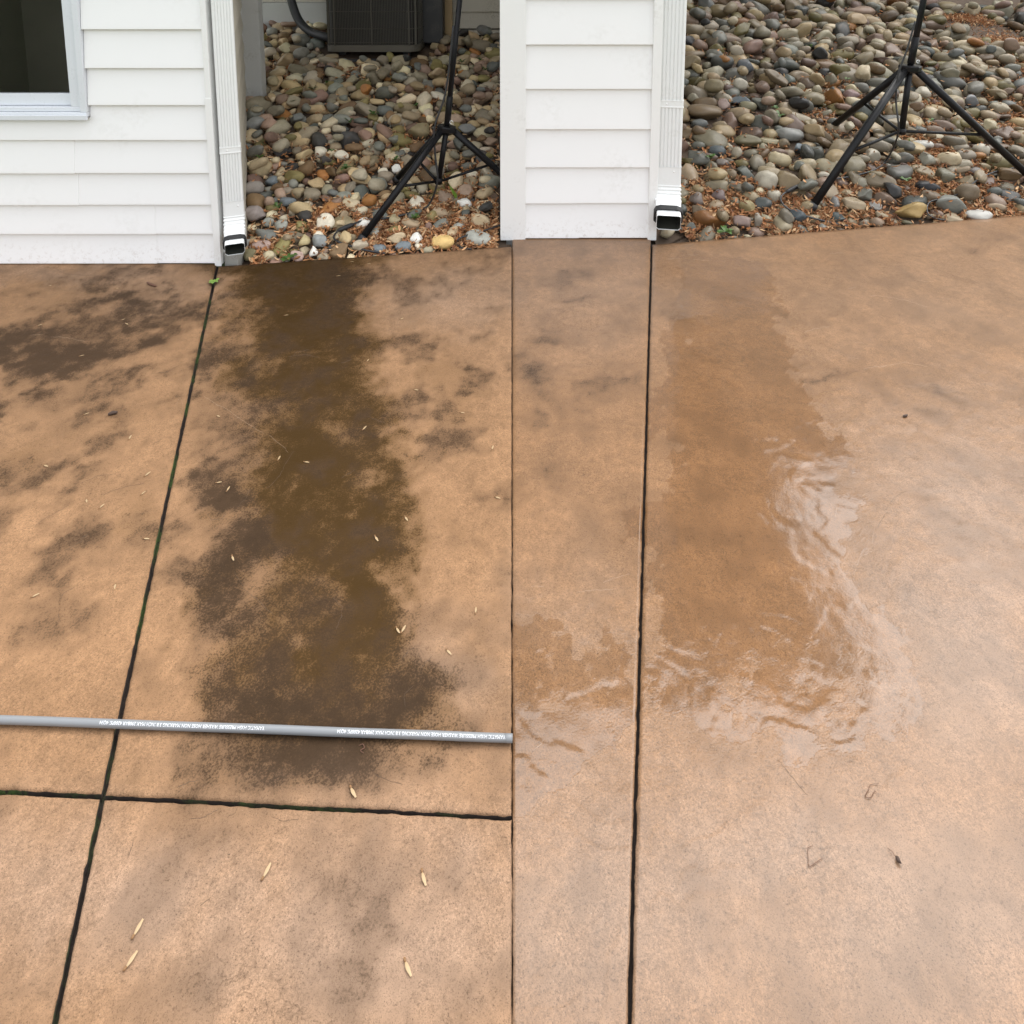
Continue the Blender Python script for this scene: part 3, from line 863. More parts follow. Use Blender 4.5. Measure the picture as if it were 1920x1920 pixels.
class Bed:
    def __init__(s, e0, e1):
        s.e0 = Vector((e0.x, e0.y, 0))
        t = Vector((e1.x - e0.x, e1.y - e0.y, 0)).normalized()
        s.n = Vector((-t.y, t.x, 0))
    def z(s, x, y):
        return BED0 + SLOPE * max(0.0, (x - s.e0.x) * s.n.x + (y - s.e0.y) * s.n.y)
    def d(s, x, y):
        return (x - s.e0.x) * s.n.x + (y - s.e0.y) * s.n.y
    def pt(s, px, py, lift=0.0):
        d = ray(px, py)
        # H + t dz = BED0 + lift + SLOPE * ((t d - e0).n)
        k = SLOPE * (d.x * s.n.x + d.y * s.n.y)
        t = (BED0 + lift - SLOPE * (s.e0.x * s.n.x + s.e0.y * s.n.y) - H) / (d.z - k)
        p = Vector((d.x * t, d.y * t, H + d.z * t))
        return p

BL, BR = Bed(EL0, EL1), Bed(ER0, ER1)
YBACK = BL.pt(700, 64).y
YBACK_R = 8.6
XPOST = BL.pt(472, 188)

def bed_sheet(name, bed, poly):
    """soil under the stones: top follows the slope, with thickness"""
    n = len(poly)
    top = [(p[0], p[1], bed.z(p[0], p[1]) - 0.004) for p in poly]
    bot = [(p[0], p[1], -0.31) for p in poly]
    o = mesh_obj(name, top + bot, [tuple(range(n))] + [tuple(range(n, 2 * n))[::-1]] + [(i, i + n, (i + 1) % n + n, (i + 1) % n) for i in range(n)], 'soil')
    return tag(o, kind='structure')

cornA = Vector((cbx1, YA, 0))
eL = EL0 + Vector((0, 0.003, 0)); eL1 = EL1 + Vector((0, 0.003, 0))
bed_left = bed_sheet('rock_bed', BL, [(eL.x, eL.y), (eL1.x, eL1.y), (eL1.x, YB - 0.03), (cb_l + 0.03, YB - 0.03), (cb_l + 0.03, YBACK + 0.5), (c1.x - 0.5, YBACK + 0.5), (c1.x, c1.y), (c0.x, c0.y)])
R_END = ER0 + (ER1 - ER0) * 1.0
bed_right = bed_sheet('rock_bed', BR, [(ER0.x, ER0.y + 0.003), (R_END.x, R_END.y + 0.003), (R_END.x + 3.5, YBACK_R), (cb2, YBACK_R), (cb2, ER0.y + 0.006)])

# rear wall of the left bay
def at(px, py, Y):
    return PY(px, py, Y)
xw0, xw1 = at(440, 60, YBACK).x, cb_l
zsk = at(530, 60, YBACK).z
bm = bmesh.new()
add_box(bm, (xw0, YBACK + 0.10, zsk - 0.5), (xw1, YBACK + 0.25, 3.15))
bm_obj('wall_core', bm, 'dark_void', main)
x_split = at(838, 60, YBACK).x
box_obj('skirt_board', (xw0, YBACK + 0.02, zsk), (x_split, YBACK + 0.098, zsk + 0.26), 'grey_board', main, 0.004)
zz = zsk + 0.262
while zz < 3.0:
    board_obj(main, (xw0, YBACK + 0.09), (x_split, YBACK + 0.09), fr, zz, zz + 0.15, 'beige_siding')
    zz += 0.15
ztr = at(900, 65, YBACK).z
ztr2 = at(900, 57.5, YBACK).z
box_obj('base_trim', (x_split + 0.002, YBACK - 0.01, ztr), (xw1, YBACK + 0.098, ztr2), 'beige_siding', main, 0.003)
zz = ztr2 + 0.012
while zz < 3.0:
    board_obj(main, (x_split + 0.002, YBACK + 0.09), (xw1, YBACK + 0.09), fr, zz, zz + 0.15, 'beige_siding')
    zz += 0.15
# rear wall of the right bay and the roof that shelters both beds
ROOF_Y, ROOF_Z = 4.15, 3.42
XR = 2.48
zz = 1.2
while zz < 3.0:
    board_obj(main, (cb2, YBACK_R), (XR + 0.9, YBACK_R), fr, zz, zz + 0.15, 'white_vinyl')
    zz += 0.15
box_obj('wall_core', (cb2, YBACK_R + 0.001, -0.2), (XR + 0.9, YBACK_R + 0.2, 3.15), 'grey_board', main, 0)
box_obj('soffit', (-3.6, ROOF_Y, ROOF_Z), (XR, 9.0, ROOF_Z + 0.03), 'grey_board', main, 0)
box_obj('fascia', (-3.6, ROOF_Y - 0.03, ROOF_Z - 0.02), (XR, ROOF_Y - 0.001, ROOF_Z + 0.19), 'grey_board', main, 0.004)
rv = [(-3.6, ROOF_Y - 0.06, ROOF_Z + 0.2), (XR + .03, ROOF_Y - 0.06, ROOF_Z + 0.2), (XR + .03, 9.0, ROOF_Z + 1.6), (-3.6, 9.0, ROOF_Z + 1.6)]
mesh_obj('roof', rv + [(a, b_, c - 0.04) for a, b_, c in rv], [(0, 1, 2, 3), (7, 6, 5, 4), (0, 4, 5, 1), (1, 5, 6, 2), (2, 6, 7, 3), (3, 7, 4, 0)], 'roof_shingle', main)

# unseen wall and eave added at back right to block low sky glare
for k in range(36):
    board_obj(main, (3.2, 10.5), (13.5, 10.5), fr, 0.9 + 0.16 * k, 0.9 + 0.16 * (k + 1), 'beige_siding')
box_obj('glare_block_wall', (3.2, 10.501, -0.3), (13.5, 11.5, 6.66), 'grey_board', main, 0)
box_obj('glare_block_eave', (2.9, 10.1, 6.67), (13.8, 12.5, 6.85), 'roof_shingle', main, 0)

# white post at the end of the return wall
post = thing('support_post', 'square off-white post standing in the rock bed right of the left downspout', 'post', XPOST)
pw = (at(490, 150, XPOST.y).x - at(455, 150, XPOST.y).x)
px0 = at(455.5, 150, XPOST.y).x
box_obj('shaft', (px0, XPOST.y, XPOST.z - 0.05), (px0 + pw, XPOST.y + 0.09, 3.14), 'grey_board', post, 0.004)
box_obj('edge_trim', (px0 - 0.006, XPOST.y - 0.006, XPOST.z - 0.05), (px0 + 0.012, XPOST.y + 0.03, 3.139), 'white_trim', post, 0.002)

# ------------------------------------------------------------------ stones
def stone_mesh(seed, sub=3):
    r = random.Random(seed)
    bm = bmesh.new()
    bmesh.ops.create_icosphere(bm, subdivisions=sub, radius=1.0)
    e = r.uniform(0.75, 1.0)
    planes = []
    rough_kind = seed % 3 == 0                       # a third of them broken, angular
    for _ in range(r.randint(7, 11) if rough_kind else r.randint(1, 5)):
        d = Vector((r.gauss(0, 1), r.gauss(0, 1), r.gauss(0, 0.7))).normalized()
        planes.append((d, r.uniform(0.45, 0.8) if rough_kind else r.uniform(0.62, 0.92)))
    off = Vector((r.uniform(0, 50), r.uniform(0, 50), r.uniform(0, 50)))
    from mathutils import noise as N
    for v in bm.verts:
        p = v.co.copy()
        p = Vector([math.copysign(abs(c) ** e, c) for c in p])
        for d, h in planes:
            q = p.dot(d)
            if q > h:
                p -= d * (q - h) * (0.95 if rough_kind else 0.8)
        p *= (1.12 if rough_kind else 1.0) + 0.2 * N.noise(p * 1.1 + off) + 0.05 * N.noise(p * 3.1 + off)
        v.co = p
    return bm

NMESH = 34
stone_me, stone_np = [], []
for i in range(NMESH):
    bm = stone_mesh(500 + i, 3)
    me = bpy.data.meshes.new('stone')
    bm.to_mesh(me); bm.free()
    me.polygons.foreach_set('use_smooth', [True] * len(me.polygons))
    me.materials.append(MATS['stone_dry'])
    stone_me.append(me)
stone_me_wet = []
for me in stone_me:
    m2 = me.copy(); m2.materials.clear(); m2.materials.append(MATS['stone_wet']); stone_me_wet.append(m2)
for i in range(NMESH):
    bm = stone_mesh(500 + i, 2)
    bm.verts.ensure_lookup_table()
    stone_np.append((np.array([v.co for v in bm.verts]), np.array([[v.index for v in f.verts] for f in bm.faces])))
    bm.free()

PALETTE = [((.27, .245, .20), 15), ((.33, .275, .20), 17), ((.42, .335, .22), 13), ((.17, .115, .07), 7), ((.19, .20, .195), 8), ((.60, .54, .42), 9),
           ((.30, .225, .19), 10), ((.33, .16, .06), 3), ((.055, .055, .06), 3), ((.20, .175, .085), 7), ((.42, .39, .33), 8), ((.22, .15, .13), 6), ((.13, .145, .15), 6)]
PW = np.array([w for _, w in PALETTE], float); PW /= PW.sum()
CREAM, GOLD, GREY, SLATE, DARK, TAN, WHITE, PINKS, OLV = (.62, .56, .44), (.58, .40, .16), (.30, .30, .26), (.15, .17, .18), (.03, .03, .033), (.46, .36, .23), (.66, .64, .58), (.36, .26, .22), (.15, .13, .07)

MAN_L = [(606, 418, 21, 17, CREAM), (597, 444, 10, 13, CREAM), (830, 454, 23, 14, GOLD), (894, 446, 25, 14, GREY), (778, 380, 19, 13, CREAM), (741, 448, 17, 14, TAN), (783, 448, 17, 12, WHITE), (711, 466, 15, 9, SLATE),
         (757, 462, 16, 11, SLATE), (569, 452, 13, 13, (.40, .33, .18)), (598, 452, 15, 14, (.24, .25, .24)), (555, 481, 13, 12, PINKS), (586, 473, 10, 12, WHITE), (469, 477, 14, 13, OLV), (489, 461, 21, 11, PINKS), (527, 424, 14, 12, GREY),
         (503, 417, 11, 10, GREY), (478, 400, 20, 16, (.27, .23, .21)), (584, 364, 20, 12, (.24, .2, .14)), (540, 378, 16, 11, SLATE), (510, 340, 15, 10, SLATE), (476, 352, 20, 14, (.25, .22, .19)), (785, 463, 10, 7, CREAM), (704, 438, 13, 11, GREY),
         (680, 420, 14, 12, WHITE), (740, 413, 18, 11, (.36, .3, .18)), (862, 425, 14, 8, GREY), (872, 380, 15, 10, WHITE), (884, 328, 12, 9, CREAM), (788, 245, 26, 15, (.26, .21, .12)), (478, 232, 17, 13, (.26, .26, .24)), (878, 243, 20, 12, (.2, .2, .19)),
         (600, 285, 14, 11, CREAM), (640, 292, 14, 10, CREAM), (820, 180, 14, 10, CREAM), (720, 320, 11, 9, CREAM), (745, 318, 11, 11, WHITE)]
MAN_R = [(1437, 338, 22, 20, CREAM), (1451, 367, 13, 14, CREAM), (1399, 389, 16, 15, (.42, .34, .17)), (1430, 383, 17, 13, (.11, .12, .115)), (1391, 417, 17, 14, PINKS), (1421, 414, 12, 15, (.4, .35, .28)), (1347, 368, 17, 13, (.22, .16, .15)),
         (1707, 396, 29, 17, GOLD), (1779, 385, 34, 18, (.28, .28, .24)), (1738, 350, 23, 12, DARK), (1743, 370, 18, 14, (.22, .16, .1)), (1599, 384, 20, 17, TAN), (1622, 367, 22, 14, (.24, .24, .2)), (1495, 405, 18, 14, (.07, .09, .1)), (1570, 408, 19, 11, (.08, .1, .1)),
         (1634, 295, 21, 15, CREAM), (1729, 273, 20, 12, WHITE), (1733, 300, 17, 16, (.4, .38, .3)), (1652, 405, 11, 11, TAN), (1565, 381, 12, 15, (.3, .29, .27)), (1642, 388, 16, 11, (.32, .3, .27)), (1387, 158, 14, 14, CREAM), (1398, 125, 16, 16, (.16, .17, .18)),
         (1390, 188, 22, 8, (.2, .23, .25)), (1358, 198, 14, 14, PINKS), (1402, 200, 16, 11, (.32, .29, .18)), (1320, 210, 34, 16, (.24, .17, .1)), (1345, 282, 17, 11, (.12, .14, .145)), (1400, 265, 25, 12, (.2, .17, .09)), (1480, 252, 25, 13, (.36, .36, .33)),
         (1440, 265, 18, 9, (.42, .36, .22)), (1498, 278, 12, 9, (.24, .28, .3)), (1475, 150, 15, 11, (.22, .24, .21)), (1355, 305, 14, 9, (.28, .24, .21)), (1312, 232, 15, 10, (.2, .21, .2)), (1305, 375, 17, 15, (.26, .21, .18)), (1295, 425, 9, 14, (.24, .25, .22)),
         (1545, 330, 13, 9, CREAM), (1770, 330, 22, 14, (.25, .23, .16)), (1815, 355, 14, 12, (.25, .24, .2)), (1840, 280, 14, 12, CREAM), (1828, 322, 14, 10, (.2, .17, .15)), (1820, 190, 14, 12, (.3, .3, .3)), (1728, 175, 16, 13, CREAM), (1595, 177, 14, 11, (.35, .24, .22)),
         (1540, 425, 12, 6, GREY), (1700, 418, 10, 6, OLV), (1835, 405, 26, 8, WHITE), (1785, 410, 20, 6, TAN)]

def pick_color():
    c = np.array(PALETTE[RNG.choice(len(PALETTE), p=PW)][0])
    return tuple(np.clip(c * np.array((1.06, 0.99, 0.84)) * RNG.uniform(0.62, 1.25) * RNG.uniform(0.97, 1.03, 3), 0.01, 0.8))

def scatter(bed, manual, inside, size, box, ntry, depth0, darken):
    """stones as (x, y, z, a, b, c, rot, colour, layer)"""
    out, XY, RR = [], np.zeros((6000, 2)), np.zeros(6000)
    n = 0
    for (px, py, rx, ry, col) in manual:
        p = bed.pt(px, py, 0.03)
        s = p.y / F
        a, c = rx * s, max(ry * s * 0.92, rx * s * 0.45)
        b = (a + c) / 2
        q = bed.pt(px, py, c * 0.75 + 0.006)
        out.append((q.x, q.y, q.z, a, b, c, (random.uniform(-.15, .15), random.uniform(-.12, .12), random.uniform(-.3, .3)), tuple(k * darken for k in col), 3))
        XY[n] = (q.x, q.y); RR[n] = math.sqrt(a * b); n += 1
    for k in range(ntry):
        x, y = RNG.uniform(box[0], box[1]), RNG.uniform(box[2], box[3])
        if not inside(x, y):
            continue
        dd = bed.d(x, y)
        stage = k / ntry
        grow = 1 + 0.16 * max(0, (dd - 0.3))
        base = size * grow * (RNG.uniform(1.05, 1.55) if stage < 0.08 else RNG.uniform(0.75, 1.2) if stage < 0.40 else RNG.uniform(0.45, 0.85) if stage < .72 else RNG.uniform(.18, .5))
        a = base * RNG.uniform(1.0, 1.3)
        b = base * RNG.uniform(0.72, 1.0)
        c = base * RNG.uniform(0.5, 0.8)
        r = math.sqrt(a * b)
        if dd < r * 0.95 or not inside(x + r * .8, y) or not inside(x - r * .8, y):
            continue
        if n:
            d2 = np.hypot(XY[:n, 0] - x, XY[:n, 1] - y)
            if np.any(d2 < (RR[:n] + r) * 0.86):
                continue
        z = bed.z(x, y) + c * RNG.uniform(0.25, 0.62)
        rot = (RNG.normal(0, .28), RNG.normal(0, .28), RNG.uniform(0, 6.28))
        out.append((x, y, z, a, b, c, rot, tuple(q * darken for q in pick_color()), 1))
        XY[n] = (x, y); RR[n] = r; n += 1
    base_n = n
    # a loose upper layer resting in the hollows
    X2 = np.zeros((3000, 2)); R2 = np.zeros(3000); n2 = 0
    for k in range(len(manual)):
        X2[n2] = XY[k]; R2[n2] = RR[k]; n2 += 1
    for k in range(ntry // 6):
        x, y = RNG.uniform(box[0], box[1]), RNG.uniform(box[2], box[3])
        if not inside(x, y):
            continue
        dd = bed.d(x, y)
        base = size * (1 + 0.16 * max(0, dd - .3)) * RNG.uniform(0.6, 1.15)
        a, b, c = base * RNG.uniform(1.0, 1.35), base * RNG.uniform(.72, 1.0), base * RNG.uniform(.5, .8)
        r = math.sqrt(a * b)
        if dd < r * 1.6 or not inside(x + r, y) or not inside(x - r, y):
            continue
        if n2 and np.any(np.hypot(X2[:n2, 0] - x, X2[:n2, 1] - y) < (R2[:n2] + r) * 1.22):
            continue
        d2 = np.hypot(XY[:n, 0] - x, XY[:n, 1] - y)
        near = d2 < (RR[:n] + r) * 0.8
        tops = [out[i][2] + out[i][5] * 0.5 for i in np.nonzero(near)[0]]
        z = (max(tops) if tops else bed.z(x, y)) + c * 0.42
        z = min(z, bed.z(x, y) + 0.085 * grow)
        rot = (RNG.normal(0, .35), RNG.normal(0, .35), RNG.uniform(0, 6.28))
        out.append((x, y, z, a, b, c, rot, tuple(q * darken for q in pick_color()), 2))
        X2[n2] = (x, y); R2[n2] = r; n2 += 1
    return out

AC_Y = BL.pt(695, 116).y
AC_X0, AC_X1 = at(606, 90, AC_Y).x, at(785, 90, AC_Y).x
dcl = (c1 - c0)
def in_left(x, y):
    t = (y - c0.y) / dcl.y
    if x < c0.x + dcl.x * t + 0.012 or x > cb_l - 0.02 or y > YBACK + 0.06:
        return False
    if y < c0.y + 0.02 and x < cbx1 + 0.125:
        return False
    if abs(x - (px0 + pw / 2)) < pw / 2 + 0.03 and abs(y - XPOST.y - 0.04) < 0.07:
        return False
    if AC_X0 - 0.05 < x < AC_X1 + 0.05 and y > AC_Y - 0.01:
        return False
    return True
def in_right(x, y, bare=False):
    if x < cb2 + 0.035 or y > YBACK_R - 0.05:
        return False
    if y < ER0.y + 0.14 and x < cb2 + 0.17:
        return False
    if x > (2060 - 960) / F * y:
        return False
    if bare:
        return True
    q = BR.pt(1845, 60)                         # bare soil in the far right corner
    if (x - q.x) ** 2 / 0.10 + (y - q.y) ** 2 / 0.25 < 1:
        return False
    return True

SOILQ = BR.pt(1845, 60)
stL = scatter(BL, MAN_L, in_left, 0.043, (-2.4, 0.0, 3.0, YBACK + 0.1), 26000, 0, 1.28)
stR = scatter(BR, MAN_R, in_right, 0.056, (cb2, 5.8, 3.3, 7.6), 30000, 0, 0.56)

def build_stones(lst, bed_obj, meshes, restmat, frame):
    key = []
    for s in lst:
        u, v = proj_np(s[0], s[1], s[2])
        vis = frame[0] - 30 < u < frame[1] + 30 and v > -20
        key.append((s[3] / s[1]) * (1.35 if s[8] == 2 else 1.0) * (5 if s[8] == 3 else 1) if vis else -1)
    order = np.argsort(key)[::-1]
    for i in order[:300]:
        s = lst[i]
        o = bpy.data.objects.new('stone', meshes[random.randrange(NMESH)])
        o.location = s[:3]
        o.rotation_euler = s[6]
        o.scale = (s[3], s[4], s[5])
        o.color = (*s[7], 1)
        o.parent = bed_obj
        COL.objects.link(o)
    vs, fs, cs, off = [], [], [], 0
    from mathutils import Euler
    for i in order[300:]:
        s = lst[i]
        v, f = stone_np[random.randrange(NMESH)]
        M = np.array(Euler(s[6]).to_matrix()) @ np.diag(s[3:6])
        vs.append(v @ M.T + np.array(s[:3]))
        fs.append(f + off)
        cs.append(np.tile(np.array([*s[7], 1.0]), (len(v), 1)))
        off += len(v)
    if vs:
        V, Fc, Cc = np.concatenate(vs), np.concatenate(fs), np.concatenate(cs)
        o = mesh_obj('small_stones', V.tolist(), Fc.tolist(), restmat, bed_obj, True)
        a = o.data.color_attributes.new('tint', 'FLOAT_COLOR', 'POINT')
        a.data.foreach_set('color', Cc.astype(np.float32).ravel())
        tag(o, kind='stuff')
build_stones(stL, bed_left, stone_me, 'stone_dry_rest', (440, 960))
build_stones(stR, bed_right, stone_me_wet, 'stone_wet_rest', (1280, 1920))

# ------------------------------------------------------------------ fallen leaf scraps between the stones
def litter(name, lst, bed, inside, box, count, dens, label, darken):
    XY = np.array([[s[0], s[1]] for s in lst]); RR = np.array([math.sqrt(s[3] * s[4]) for s in lst])
    vs, fs, cs = [], [], []
    made = 0
    cols = [(.46, .22, .09), (.55, .32, .16), (.34, .15, .055), (.60, .40, .22), (.42, .19, .08), (.25, .11, .05)]
    CX, CY = RNG.uniform(box[0], box[1], count * 16), RNG.uniform(box[2], box[3], count * 16)
    PN = 0.12 + 1.5 * sstep(0.42, 0.62, fbm(CX * 3.2, CY * 3.2, 7, 3))
    for _ in range(count * 16):
        if made >= count:
            break
        x, y = CX[_], CY[_]
        if not inside(x, y) or bed.d(x, y) < 0.012 or RNG.uniform() > dens(x, y) * PN[_]:
            continue
        dd = np.hypot(XY[:, 0] - x, XY[:, 1] - y) / RR
        k = np.argmin(dd)
        if dd[k] < 0.72 and RNG.uniform() > 0.06:
            continue
        top = lst[k][2] + lst[k][5] * 0.9 if dd[k] < 0.72 else None
        z = (top if top else bed.z(x, y) + RNG.uniform(0.006, 0.040))
        L, W = RNG.uniform(0.009, 0.023), RNG.uniform(0.003, 0.0075)
        M = Matrix.Rotation(RNG.uniform(0, 6.28), 3, 'Z') @ Matrix.Rotation(RNG.normal(0, .55), 3, 'Y') @ Matrix.Rotation(RNG.normal(0, .7), 3, 'X')
        curl = RNG.uniform(0.1, 0.5)
        prof = [(-1, .25), (-.35, 1), (.4, .85), (1, .1)]
        b0 = len(vs)
        for (t, w) in prof:
            for sgn in (-1, 0, 1):
                q = M @ Vector((t * L, sgn * w * W, curl * L * (t * t) + abs(sgn) * w * W * 0.7))
                vs.append((x + q.x, y + q.y, z + q.z))
        c = np.array(cols[RNG.integers(len(cols))]) * RNG.uniform(.75, 1.25) * darken
        cs += [(*c, 1)] * 12
        for i in range(3):
            for j in range(2):
                fs.append((b0 + i * 3 + j, b0 + i * 3 + j + 1, b0 + i * 3 + j + 4, b0 + i * 3 + j + 3))
        made += 1
    o = mesh_obj(name, vs, fs, 'litter')
    a = o.data.color_attributes.new('tint', 'FLOAT_COLOR', 'POINT')
    a.data.foreach_set('color', np.array(cs, np.float32).ravel())
    tag(o, label, 'leaf litter', None, 'stuff')
litter('leaf_litter', stL, BL, in_left, (-2.0, 0, 3.05, 5.5), 9000, lambda x, y: 0.05 + 0.95 * math.exp(-(BL.d(x, y) / 0.42) ** 2),
       'orange-brown leaf scraps scattered between the stones of the left rock bed', 1.0)
litter('leaf_litter', stR, BR, lambda x, y: in_right(x, y, True), (cb2, 5.0, 3.35, 7.4), 17000, lambda x, y: 0.06 + 0.94 * math.exp(-(BR.d(x, y) / 0.5) ** 2) + 0.5 * max(0, min(1, (x - 1.5) / 0.8)) * math.exp(-(BR.d(x, y) / 1.4) ** 2) + 0.5 * math.exp(-((x - SOILQ.x) ** 2 / 0.2 + (y - SOILQ.y) ** 2 / 0.5)),
       'orange-brown leaf scraps scattered between the stones of the right rock bed', 0.85)

# ------------------------------------------------------------------ downspouts
def downspout(label, px_l, px_r, Yc, elbow_row, band_row, out_row, w_scale):
    xl, xr = at(px_l, elbow_row, Yc).x, at(px_r, elbow_row, Yc).x
    w = xr - xl
    dpt = w * 0.80
    xc = (xl + xr) / 2
    root = thing('downspout', label, 'downspout', (xc, Yc + dpt / 2, 0))
    def section(ww, dd, flute=0.0, r=0.008):
        """closed outline in (u, v): v>0 towards the viewer"""
        pts = []
        n = 6
        fu = []
        for k in range(n):
            c = (k + 0.5) / n * 2 - 1
            fu += [(c * (ww / 2 - r) - ww * 0.028, 0), (c * (ww / 2 - r) - ww * 0.012, -flute), (c * (ww / 2 - r) + ww * 0.012, -flute), (c * (ww / 2 - r) + ww * 0.028, 0)]
        pts += [(-ww / 2, dd / 2 - r), (-ww / 2 + r * .29, dd / 2 - r * .29), (-ww / 2 + r, dd / 2)]
        pts += [(u, dd / 2 + v) for u, v in fu]
        pts += [(ww / 2 - r, dd / 2), (ww / 2 - r * .3, dd / 2 - r * .3), (ww / 2, dd / 2 - r)]
        pts += [(ww / 2, -dd / 2 + r), (ww / 2 - r, -dd / 2), (-ww / 2 + r, -dd / 2), (-ww / 2, -dd / 2 + r)]
        return pts
    def loft(name, rings, mat, parent, cap_last=False, smooth=True):
        vs, fs = [], []
        k = len(rings[0][2])
        for c, phi, sec in rings:
            ax = Vector((0, -math.cos(phi), math.sin(phi)))
            for (u, v) in sec:
                vs.append(c + Vector((u, 0, 0)) + ax * v)
        for i in range(len(rings) - 1):
            for j in range(k):
                fs.append((i * k + j, i * k + (j + 1) % k, (i + 1) * k + (j + 1) % k, (i + 1) * k + j))
        if cap_last:
            fs.append(tuple((len(rings) - 1) * k + j for j in range(k)))
        o = mesh_obj(name, vs, fs, mat, parent, False)
        bm = bmesh.new(); bm.from_mesh(o.data); bmesh.ops.recalc_face_normals(bm, faces=bm.faces[:]); bm.to_mesh(o.data); bm.free()
        return o
    yc = Yc + dpt / 2
    z_el = at(px_l, elbow_row, Yc).z
    fl = 0.0035 * w_scale
    z_join = at(px_l, elbow_row - 26 * w_scale, Yc).z
    loft('pipe', [(Vector((xc, yc, 2.45)), 0, section(w, dpt, fl)), (Vector((xc, yc, z_join - 0.01)), 0, section(w, dpt, fl))], 'white_metal', root)
    # elbow sleeve slips over the pipe, then crimped bend to the front
    rings = [(Vector((xc, yc, z_join + 0.005)), 0, section(w * 1.05, dpt * 1.05, 0.0)), (Vector((xc, yc, z_join - 0.004)), 0, section(w * 1.02, dpt * 1.02, 0.0))]
    pos = Vector((xc, yc, z_el))
    rings.append((pos.copy(), 0, section(w * 1.02, dpt * 1.02, 0)))
    phi, steps = 0.0, 24
    end_phi = math.radians(68)
    ds = 0.0062 * w_scale
    for k in range(1, steps + 1):
        phi = end_phi * min(1, k / 20)
        pos = pos + Vector((0, -math.sin(phi), -math.cos(phi))) * ds
        cr = 1.0 + 0.07 * (1 if (k % 4) < 2 else 0) if k < 19 else 1.0
        rings.append((pos.copy(), phi, section(w * 1.0 * cr, dpt * 1.0 * cr, 0)))
    elbow = loft('elbow', rings, 'white_metal', root)
    tdir = Vector((0, -math.sin(phi), -math.cos(phi)))
    # rubber collar round the bend's mouth
    col_r = []
    for t, g in ((-0.004, 1.02), (-0.004, 1.13), (0.0, 1.15), (0.016, 1.15), (0.020, 1.13), (0.020, 1.0)):
        col_r.append((pos + tdir * t * w_scale, phi, section(w * g, dpt * g, 0, 0.024 * w_scale)))
    loft('rubber_collar', col_r, 'black_rubber', root)
    # cut outlet
    o_r = []
    for t, g in ((0.005, 0.94), (0.048, 0.94), (0.0485, 0.93), (0.048, 0.92), (0.0, 0.90)):
        sec = section(w * g, dpt * g, 0, 0.010)
        o_r.append((pos + tdir * t * w_scale, phi, sec))
    out = loft('outlet', o_r, 'white_metal', root)
    loft('throat', [(pos + tdir * 0.045 * w_scale, phi, section(w * .912, dpt * .912, 0, 0.010)), (pos, phi, section(w * .89, dpt * .89, 0, 0.010)), (pos - tdir * 0.03, phi, section(w * .86, dpt * .84, 0, 0.010)), (pos - tdir * 0.031, phi, section(w * .2, dpt * .2, 0))], 'throat_dark', root, True)
    # strap with its bead lines and rivet
    zb = at(px_l, band_row, Yc).z
    hb = 0.032 * w_scale
    st = []
    for z, g in ((zb + hb / 2, 1.0), (zb + hb / 2, 1.035), (zb + hb / 2 - 0.005, 1.045), (zb + hb / 2 - 0.008, 1.02), (zb - hb / 2 + 0.008, 1.02), (zb - hb / 2 + 0.005, 1.05), (zb - hb / 2, 1.04), (zb - hb / 2, 1.0)):
        st.append((Vector((xc, yc, z)), 0, section(w * g, dpt * g, 0)))
    strap = loft('strap', st, 'white_metal', root)
    for nm, (rx, rz) in (('rivet', (-w * 0.15, zb)), ('rivet', (w * 0.22, z_join - 0.02))):
        bm = bmesh.new()
        bmesh.ops.create_uvsphere(bm, u_segments=10, v_segments=6, radius=0.004 * w_scale)
        for v in bm.verts:
            v.co = Vector((xc + rx + v.co.x, yc - dpt * 0.515 + v.co.y * 0.6, rz + v.co.z))
        bm_obj(nm, bm, 'white_trim', root, True)
    return root, pos, w

dsA, endA, wA = downspout('white ribbed downspout with black rubber collar beside the window wall', 413, 449, YA - 0.012, 405, 282, 470, 1.0)
dsB, endB, wB = downspout('wider white ribbed downspout with black rubber collar above the cleaned slab', 1231, 1277, YB - 0.012, 347, 195, 430, 1.25)

dsA.rotation_euler.z = math.radians(20)          # hung on the splayed corner
dsA.location.x += 0.006
dsB.rotation_euler.z = math.radians(-9)
dsB.location.x += 0.004

# ------------------------------------------------------------------ air conditioner on its pad
pad_z = BL.pt(695, 116).z
acw = AC_X1 - AC_X0
ac = thing('air_conditioner', 'dark wire-grilled air conditioner condenser at the back of the left rock bed', 'air conditioner', ((AC_X0 + AC_X1) / 2, AC_Y + 0.35, pad_z))
acx = (AC_X0 + AC_X1) / 2
box_obj('pad', (AC_X0 - 0.035, AC_Y + 0.0, pad_z - 0.12), (AC_X1 + 0.035, AC_Y + acw + 0.06, pad_z + 0.015), 'pad_grey', ac, 0.008)
Yc_ = AC_Y + 0.045 + acw / 2
def outline(hw, rad, n=8):
    pts = []
    for (sx, sy, a0) in ((1, -1, -90), (1, 1, 0), (-1, 1, 90), (-1, -1, 180)):
        for k in range(n + 1):
            a = math.radians(a0 + 90 * k / n)
            pts.append((acx + sx * (hw - rad) + rad * math.cos(a), Yc_ + sy * (hw - rad) + rad * math.sin(a)))
    return pts
def prism(name, hw, rad, z0, z1, mat, parent, taper=0.0):
    o1, o2 = outline(hw, rad), outline(hw - taper, rad)
    n = len(o1)
    vs = [(x, y, z0) for x, y in o1] + [(x, y, z1) for x, y in o2]
    return mesh_obj(name, vs, [(i, (i + 1) % n, (i + 1) % n + n, i + n) for i in range(n)] + [tuple(range(n))[::-1], tuple(range(n, 2 * n))], mat, parent, False)
hw = acw / 2
zb0 = pad_z + 0.075
